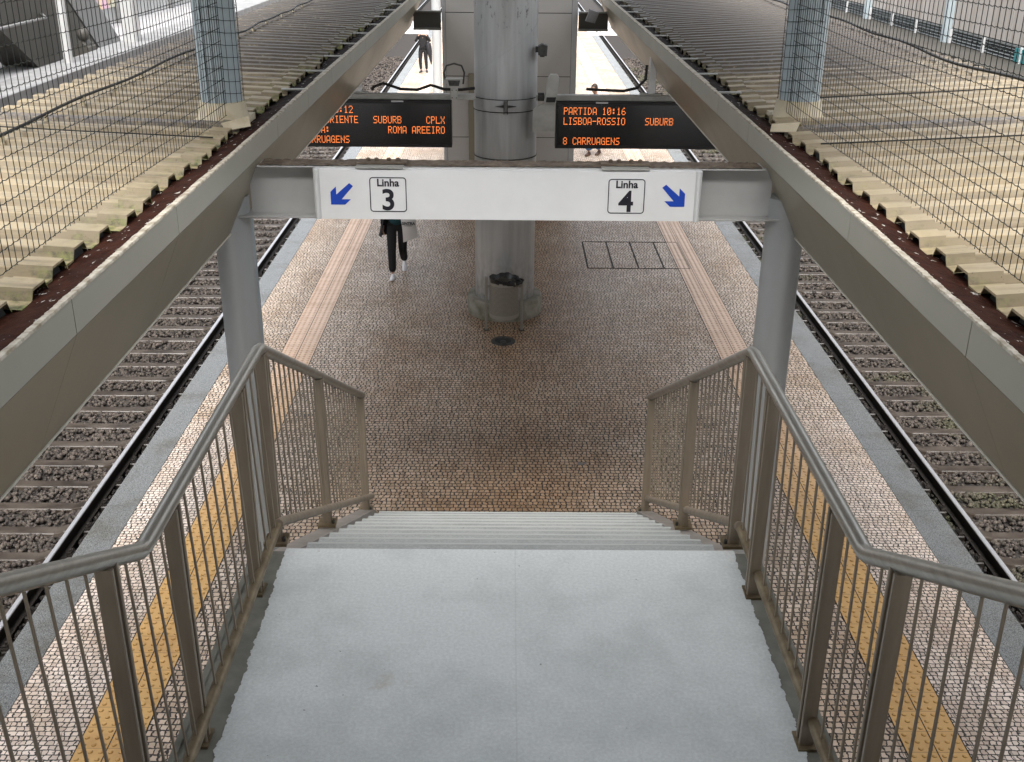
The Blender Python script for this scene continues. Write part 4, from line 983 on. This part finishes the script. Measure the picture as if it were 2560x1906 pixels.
# ================================================================ surroundings beyond the tracks
def left_side():
    e = empty('retaining_wall', (-8.3, 20, TRACKZ), 'grey retaining wall with pale coping beyond the left track', 'wall')
    m = MB(); m.box(-8.6, -8.2, Y0, 90, TRACKZ-.3, 3.0); build('wall', m, 'concrete', e)
    m = MB(); m.bbox(-8.85, -8.1, Y0, 90, 3.003, 3.22, .02, 'y'); build('coping', m, 'white', e)
    m = MB(); m.quad((-60,Y0,3.0),(-8.61,Y0,3.0),(-8.61,120,3.0),(-60,120,3.0)); build('street', m, 'asphalt')['kind'] = 'structure'
    # big leaning piers of the station hall
    e = empty('leaning_pier', (-10.2, 24, 3), 'dark leaning pier of the street-level building beyond the left track', 'pier')
    def slab(P, d):
        m = MB(); n = len(P); V = list(P)+[(x-d, y+d*.25, z) for x, y, z in P]
        m.add(V, [tuple(range(n)), tuple(range(2*n-1,n-1,-1))]+[(i,n+i,n+(i+1)%n,(i+1)%n) for i in range(n)]); return m
    build('pier_shaft', slab([(-9.6,14.2,7.4),(-9.6,20.6,7.4),(-9.6,24.81,4.17),(-9.6,26.3,3.01),(-9.6,22.85,3.01),(-9.6,21.38,3.88)], .8), 'darkgrey', e)
    build('pier_face', slab([(-9.59,20.7,7.4),(-9.59,22.6,7.4),(-9.59,26.5,4.07),(-9.59,27.9,3.01),(-9.59,26.4,3.01),(-9.59,24.9,4.17)], .82), 'midgrey', e)
    m = MB(); m.lathe([(.085,3.22),(.085,8.)], -8.6, 21.9, 16); tag(build('street_pole', m, 'beam', loc=(-8.6,21.9,3.22), smooth=True), 'slim pale upright pole in front of the dark leaning pier', 'pole')
    m = MB(); m.bbox(-8.75, -8.45, 25.6, 25.95, 3.22, 8, .03); tag(build('street_post', m, 'beam', loc=(-8.6,25.7,3.22)), 'broad grey upright post just right of the leaning pier', 'post')
    m = MB(); m.sphere((-9.0, 23.9, 3.55), (.13,.13,.15), 10, 8); m.prism([(-9.25,3.01),(-8.8,3.01),(-8.85,3.3),(-9.0,3.42),(-9.15,3.3)], 'y', 23.7, 24.2); tag(build('covered_mound', m, 'darkgrey', loc=(-9,23.9,3.01), smooth=True), 'small dark rounded object on the ground at the foot of the leaning pier', 'object')
    # railing with bars
    e = empty('street_railing', (-9.1, 17, 3), 'curved bar railing round the foot of the leaning pier', 'railing')
    pts = [(-10.6+.2*math.sin(i), 15.2+.45*i, 4.0) for i in range(2)]+[(-9.3, 16.4, 4.0), (-9.15, 18.0, 4.0), (-9.15, 20.5, 4.0), (-9.2, 22.6, 4.0), (-9.7, 23.6, 4.0)]
    m = MB(); m.tube(pts, .028, 8); build('top_rail', m, 'midgrey', e, smooth=True)
    P = [Vector(p) for p in pts]
    for a, b in zip(P[:-1], P[1:]):
        n = max(1, int((b-a).length/.16))
        for i in range(n):
            p = a.lerp(b, i/n)
            if p.y < 18.2:
                m = MB(); m.tube([(p.x,p.y,3.0),(p.x,p.y,4.0)], .011, 5); build('bar', m, 'midgrey', e)
    # street wall with painted panels
    e = empty('street_building', (-11.6, 30, 3), 'grey street-level building with painted mural panels beyond the left track', 'building')
    m = MB(); m.box(-12.2, -11.2, Y0, 75, 3.02, 7.2); build('wall', m, 'concrete', e)
    for (ya, yb, za, zb, mt) in ((22.0,25.5,3.35,5.0,'mural_teal'),(29.0,33.1,3.45,5.2,'mural_pink'),(34.4,36.4,3.5,5.2,'mural_yellow'),(37.2,39.4,3.5,5.2,'mural_pink'),(41,47,3.5,5.2,'mural_teal')):
        m = MB(); m.box(-11.198, -11.16, ya, yb, za, zb); build('mural_panel', m, mt, e)
    m = MB()
    for y in np.arange(-4, 75, 5.2): m.box(-11.198, -11.08, y, y+.3, 3.02, 7.2)
    build('pilaster', m, 'midgrey', e)
left_side()
def right_side():
    e = empty('boundary_wall', (8.9, 20, TRACKZ), 'streaked pale concrete wall with louvred vents beyond the right track', 'wall')
    m = MB(); m.box(8.5, 8.9, Y0, 90, TRACKZ-.3, 3.5); build('base', m, 'concrete', e)
    m = MB(); m.box(8.3, 9.3, Y0, 90, 3.503, 3.58); build('ledge', m, 'darkgrey', e)
    m = MB(); ys = np.arange(-5, 90, 1.35)
    for y in ys: m.bbox(9.15, 9.35, y+.01, y+1.335, 3.88, 6.2, .012, 'x')
    build('wall_panel', m, 'palewall', e)
    m = MB(); m.box(9.33, 9.6, Y0, 90, 3.58, 6.2); build('backing', m, 'louvredark', e)
    k = 0
    for y in np.arange(1.8, 60, 5.4):
        m = MB(); m.bbox(9.02, 9.2, y, y+.22, 3.58, 6.2, .02); build('pilaster', m, 'bluecol', e)
        for j in range(3):
            ya, yb = y+.34+j*1.68, y+.34+j*1.68+1.6
            m = MB()
            for z in np.arange(3.60, 3.80, .06): m.prism([(9.14,z),(9.22,z+.035),(9.225,z+.042),(9.145,z+.008)], 'y', ya, yb)
            m.box(9.13, 9.19, ya, yb, 3.83, 3.86)
            lv = build('louvre_vent', m, 'louvre', e)
            m = MB(); m.box(9.08, 9.13, yb-.02, yb+.02, 3.58, 3.86); build('vent_post', m, 'signcap', lv)
    m = MB(); m.box(9.10, 9.136, 19.6, 20.2, 3.6, 3.83); build('teal_panel', m, 'teal', e)
right_side()
# concourse overhead, carried by the round columns, out of view, sized for its shade
def concourse():
    e = empty('unseen_concourse_deck', (0, 10, 8.6), 'unseen concourse deck overhead carried by the round columns, sized for its shade', 'deck')
    m = MB(); m.box(-4.3, 4.3, 5.2, 24.2, 8.0, 8.4); build('unseen_deck_slab', m, 'concrete', e)
    m = MB()
    for y in (9.4, 16.8, 23.5): m.box(-4.1, 4.1, y-.3, y+.3, 7.6, 7.997)
    build('unseen_deck_rib', m, 'beam', e)
    e = empty('unseen_station_hall', (0, -8, 5), 'unseen station hall behind the viewpoint, its roof extended to shade the landing', 'building')
    m = MB(); m.box(-12, 12, -16, .12, 4.25, 4.5) if False else m.box(-12, 12, -16, -.05, 4.28, 4.5); build('unseen_hall_floor', m, 'concrete', e)
    m = MB(); m.box(-9, 9, -16, 2.9, 8.6, 9.0); build('roof', m, 'concrete', e)  # roof drawn out over the landing to cut its light
    m = MB(); m.box(-12, 12, -16.4, -16.0, 4.28, 9.0); build('unseen_hall_back_wall', m, 'palewall', e)
concourse()

# ================================================================ people
def skin(verts, edges, radii, root, sub=2):
    me = bpy.data.meshes.new('figure'); me.from_pydata(verts, edges, [])
    o = bpy.data.objects.new('figure', me); COL.objects.link(o)
    md = o.modifiers.new('s', 'SKIN'); md.use_smooth_shade = True
    if sub: sb = o.modifiers.new('b', 'SUBSURF'); sb.levels = sub; sb.render_levels = sub
    for i, r in enumerate(radii):
        sv = me.skin_vertices[0].data[i]; sv.radius = r if isinstance(r, tuple) else (r, r); sv.use_root = (i == root)
    dg = bpy.context.evaluated_depsgraph_get(); ev = bpy.data.meshes.new_from_object(o.evaluated_get(dg))
    vs = [tuple(v.co) for v in ev.vertices]; fs = [tuple(p.vertices) for p in ev.polygons]
    bpy.data.objects.remove(o); bpy.data.meshes.remove(me); bpy.data.meshes.remove(ev); return vs, fs
def chain(J, names, rad):   # J joints dict; names list of chains
    idx = {}; V = []; E = []; Rr = []
    for ch in names:
        prev = None
        for k in ch:
            if k not in idx: idx[k] = len(V); V.append(J[k]); Rr.append(rad[k])
            if prev is not None: E.append((idx[prev], idx[k]))
            prev = k
    return V, E, Rr
def person(loc, rz, J, label, top, trousers, shoe, wide=0., hair='hair', sc=1.):
    e = empty('person', loc, label, 'person'); e.rotation_euler = (0, 0, rz); e.scale = (sc, sc, sc)
    def put(name, mb, mat, parent=e):
        me = bpy.data.meshes.new(name); me.from_pydata(mb.v, [], mb.f); me.materials.append(MT[mat]); me.polygons.foreach_set('use_smooth', [True]*len(me.polygons)); me.update()
        o = bpy.data.objects.new(name, me); COL.objects.link(o); o.parent = parent; return o
    rad = dict(pel=(.13,.10), waist=(.115,.09), chest=(.15,.105), neckb=.075, neck=.052, hipL=.085, hipR=.085, kneL=.056, kneR=.056, ankL=.036, ankR=.036,
               shL=.062, shR=.062, elL=.040, elR=.040, wrL=.026, wrR=.026, haL=(.036,.017), haR=(.036,.017), toeL=.03, toeR=.03, headb=.055)
    ch = [['pel','waist','chest','neckb','neck','headb'], ['pel','hipL','kneL','ankL'], ['pel','hipR','kneR','ankR'], ['chest','shL','elL','wrL','haL'], ['chest','shR','elR','wrR','haR']]
    V, E, Rr = chain(J, ch, rad); vs, fs = skin(V, E, Rr, 0); b = MB(); b.add(vs, fs)
    # head with chin, nose, ears
    hc = Vector(J['head']); n, mm = 20, 14; hv = []
    for i in range(mm+1):
        t_ = math.pi*i/mm; z = -math.cos(t_); s_ = max(.03, math.sin(t_))
        for j in range(n):
            a = 2*math.pi*j/n; x = s_*math.cos(a)*.076; y = s_*math.sin(a)*.096; zz = z*.117
            if z < -.1: x *= 1+.28*(z+.1); y = y*(1+.22*(z+.1))-.012*(-z)
            if y < -.05 and abs(x) < .022 and -.03 < zz < .022: y -= .020*(1-abs(x)/.022)
            if y < -.05 and .016 < abs(x) < .045 and .0 < zz < .03: y += .008
            hv.append((hc.x+x, hc.y+y, hc.z+zz))
    b.add(hv, [(i*n+j,i*n+(j+1)%n,(i+1)*n+(j+1)%n,(i+1)*n+j) for i in range(mm) for j in range(n)])
    for s_ in (-1, 1): b.sphere((hc.x+s_*.077, hc.y+.005, hc.z-.005), (.012,.022,.032), 8, 6)
    # hands: four unequal fingers and a thumb grown out of each palm
    for sd_ in 'LR':
        w, h = Vector(J['wr'+sd_]), Vector(J['ha'+sd_]); d = (h-w).normalized(); side = d.cross(Vector((0,0,1)))
        side = Vector((0,1,0)) if side.length < .4 else side.normalized(); nrm = side.cross(d).normalized()
        for k, ln in enumerate((.062,.075,.070,.055)):
            o = h+side*(.0165*(k-1.5)); b.tube([o-d*.01, o+d*ln*.5-nrm*.004, o+d*ln*.82-nrm*.016, o+d*ln-nrm*.03], [.0085,.008,.007,.005], 6)
        o = w+d*.03-side*.03; b.tube([o, o+d*.03-side*.018-nrm*.008, o+d*.055-side*.02-nrm*.018], [.011,.0095,.007], 6)
    put('body', b, 'skin')
    for s_ in (-1, 1):
        q = MB(); q.sphere((hc.x+s_*.03, hc.y-.082, hc.z+.012), .010, 8, 6); put('eye', q, 'eye')
    q = MB(); q.tube([(hc.x-.024,hc.y-.088,hc.z-.05),(hc.x,hc.y-.094,hc.z-.051),(hc.x+.024,hc.y-.088,hc.z-.05)], .005, 6); put('mouth', q, 'beige')
    # hair cap
    q = MB(); hv = []; mm2 = 8
    for i in range(mm2+1):
        t_ = math.pi*.5*i/mm2
        for j in range(n):
            a = 2*math.pi*j/n; fr = max(0, -math.sin(a)); low = -.55+1.05*fr
            z = low+(1-low)*math.sin(t_); s_ = math.sqrt(max(.001, 1-min(1, z*z)))
            hv.append((hc.x+s_*math.cos(a)*.084, hc.y+.004+s_*math.sin(a)*.104, hc.z+.004+z*.126))
    q.add(hv, [(i*n+j,i*n+(j+1)%n,(i+1)*n+(j+1)%n,(i+1)*n+j) for i in range(mm2) for j in range(n)]); put('hair', q, hair)
    # trousers
    r2 = dict(pel=(.15,.118), waist=(.128,.10), hipL=.108, hipR=.108, kneL=.077+wide*.3, kneR=.077+wide*.3, ankL=.058+wide, ankR=.058+wide)
    J2 = dict(J); 
    for k in 'LR':
        a = Vector(J['ank'+k]); kn = Vector(J['kne'+k]); J2['ank'+k] = tuple(a+(kn-a)*.06)
    V, E, Rr = chain(J2, [['waist','pel','hipL','kneL','ankL'], ['pel','hipR','kneR','ankR']], r2); vs, fs = skin(V, E, Rr, 1); q = MB(); q.add(vs, fs); put('trousers', q, trousers)
    # jacket
    r3 = dict(pel=(.165,.13), waist=(.150,.115), chest=(.170,.125), neckb=.085, shL=.080, shR=.080, elL=.058, elR=.058, wrL=.043, wrR=.043)
    V, E, Rr = chain(J, [['pel','waist','chest','neckb'], ['chest','shL','elL','wrL'], ['chest','shR','elR','wrR']], r3); vs, fs = skin(V, E, Rr, 1); q = MB(); q.add(vs, fs); put('jacket', q, top)
    for k in 'LR':
        a = Vector(J['ank'+k]); tp = Vector(J['toe'+k]); d = (tp-a); d.z = 0; d.normalize(); h_ = Vector((-d.y, d.x, 0))
        ft = (tp-a).length; dd = (tp-a); dd.z = tp.z-.03-(a.z-.085); dd.normalize()
        q = MB(); base = a+Vector((0,0,-.083)); prof = []
        for u, w_, hh in ((-.075,.026,.06),(-.06,.036,.095),(0,.040,.098),(.06,.044,.072),(.12,.046,.054),(.165,.038,.044),(.185,.018,.03)):
            c = base+dd*u
            for (ax, az) in ((-1,0),(-1,.35),(-.6,.9),(0,1),(.6,.9),(1,.35),(1,0)): prof.append(tuple(c+h_*(ax*w_)+Vector((0,0,az*hh))))
        kk = 7; q.add(prof, [(i*kk+j,(i+1)*kk+j,(i+1)*kk+(j+1)%kk,i*kk+(j+1)%kk) for i in range(6) for j in range(kk)]+[tuple(range(kk)), tuple(range(6*kk+6,6*kk-1,-1))]); put('shoe', q, shoe)
    return e
def pose(stepL=(0,0), stepR=(0,0), **kw):
    J = dict(pel=(0,0,.95), waist=(0,0,1.08), chest=(0,-.01,1.30), neckb=(0,0,1.45), neck=(0,-.01,1.52), headb=(0,-.012,1.57), head=(0,-.025,1.645),
             hipL=(-.095,0,.88), hipR=(.095,0,.88), kneL=(-.10,-.02,.49), kneR=(.10,-.02,.49), ankL=(-.10,.01,.083), ankR=(.10,.01,.083), toeL=(-.11,-.16,.03), toeR=(.11,-.16,.03),
             shL=(-.185,0,1.39), shR=(.185,0,1.39), elL=(-.235,.02,1.11), elR=(.235,.02,1.11), wrL=(-.24,-.04,.87), wrR=(.24,-.04,.87), haL=(-.24,-.055,.79), haR=(.24,-.055,.79))
    J.update(kw); return J
PA = pose(kneL=(-.085,-.20,.49), ankL=(-.075,-.29,.083), toeL=(-.08,-.46,.045), kneR=(.09,-.03,.46), ankR=(.085,.31,.17), toeR=(.09,.20,.03),
          elR=(.25,.03,1.13), wrR=(.20,-.17,1.20), haR=(.18,-.24,1.21), elL=(-.235,.07,1.12), wrL=(-.25,.0,.88), haL=(-.25,-.02,.80))
pa = person((-1.96, 18.66, 0), 0, PA, 'person in black walking towards the stairs in white shoes, carrying a tote', 'cloth_black', 'cloth_black', 'shoe_white', .012)
# open coat tail and shirt of the same person
def coat(parent):
    m = MB(); vs = []
    for i in range(6):
        z = 1.12-.085*i; s = .02*i
        vs += [(-.21-s*.7,-.09,z), (-.235-s,.05,z), (-.12-s*.3,.15,z)]
    m.add(vs, [(i*3+j,i*3+j+1,(i+1)*3+j+1,(i+1)*3+j) for i in range(5) for j in range(2)])
    me = bpy.data.meshes.new('coat_tail'); me.from_pydata(m.v, [], m.f); me.materials.append(MT['cloth_dark']); o = bpy.data.objects.new('coat_tail', me); COL.objects.link(o); o.parent = parent
    sm = o.modifiers.new('t', 'SOLIDIFY'); sm.thickness = .012
    m = MB(); m.sphere((0,-.045,1.02), (.135,.10,.12), 16, 10)
    me = bpy.data.meshes.new('shirt'); me.from_pydata(m.v, [], m.f); me.materials.append(MT['green_shirt']); me.polygons.foreach_set('use_smooth', [True]*len(me.polygons)); o = bpy.data.objects.new('shirt', me); COL.objects.link(o); o.parent = parent
coat(pa)
def tote():
    x, y, z = -1.74, 18.43, .70
    e = empty('tote_bag', (x, y, z), 'pale grey cloth tote bag reading SINTRA carried by the walking person', 'bag')
    m = MB(); n = 8; vs = []
    for i in range(n+1):
        u = i/n
        for (w, d) in ((-1,0),(-.5,-1),(0,-1.25),(.5,-1),(1,0),(.5,1),(0,1.2),(-.5,1)):
            hw = .135-.012*math.sin(u*3); th = .012+.035*math.sin(math.pi*min(1,(1-u)*1.1))
            vs.append((x+w*hw+.04*(1-u), y+d*th, z+.40*u+.05*w*(1-u)))
    m.add(vs, [(i*8+j,i*8+(j+1)%8,(i+1)*8+(j+1)%8,(i+1)*8+j) for i in range(n) for j in range(8)]+[tuple(range(7,-1,-1))]); build('bag_body', m, 'tote', e, smooth=True, ang=60)
    m = MB(); m.tube([(x-.06,y-.01,z+.39),(x-.07,y-.02,z+.48),(x-.03,y,z+.52)], .008, 6); m.tube([(x+.06,y-.01,z+.39),(x+.02,y-.02,z+.48),(x-.03,y,z+.52)], .008, 6); build('strap', m, 'tote', e)
    m = MB(); text_at(m, 'SINTRA', .068, x+.01, y-.062, z+.285, .0025); m.box(x-.075, x+.07, y-.062, y-.059, z+.262, z+.268); build('print', m, 'black', e)
tote()
PB = pose(elL=(-.29,-.04,1.20), wrL=(-.15,-.16,1.45), haL=(-.09,-.15,1.54), elR=(.29,-.04,1.20), wrR=(.15,-.16,1.45), haR=(.09,-.15,1.54), kneL=(-.12,-.03,.49), ankL=(-.10,0,.083), kneR=(.11,-.02,.49), ankR=(.13,.05,.083), toeL=(-.14,-.16,.03), toeR=(.17,-.11,.03))
person((-3.45, 45.2, 0), 0, PB, 'distant person in a black suit standing on the platform left of the lift tower', 'cloth_black', 'cloth_black', 'shoe_black', -.004)
def umbrella():
    x, y = -3.20, 45.15
    e = empty('umbrella', (x, y, .25), 'folded dark umbrella held by the distant person in black', 'umbrella')
    m = MB(); m.tube([(x+.08,y,.32),(x+.05,y,.55),(x,y,.9),(x-.03,y,1.12),(x-.05,y,1.2)], [.02,.06,.115,.10,.03], 12); build('canopy', m, 'cloth_dark', e, smooth=True)
    m = MB(); m.tube([(x+.10,y,.22),(x+.08,y,.33)], .008, 6); m.tube([(x-.05,y,1.19),(x-.08,y,1.33)], .011, 6); build('shaft', m, 'iron', e)
umbrella()
PC = pose(kneL=(-.085,-.10,.49), ankL=(-.08,-.13,.083), toeL=(-.08,-.30,.04), kneR=(.085,.02,.48), ankR=(.085,.13,.10), toeR=(.085,.0,.03), head=(-.02,-.045,1.635))
person((2.30, 29.2, 0), R(-28), PC, 'person in flared blue jeans walking behind the right departure board', 'cloth_dark', 'jeans', 'shoe_brown', .07, sc=1.07)
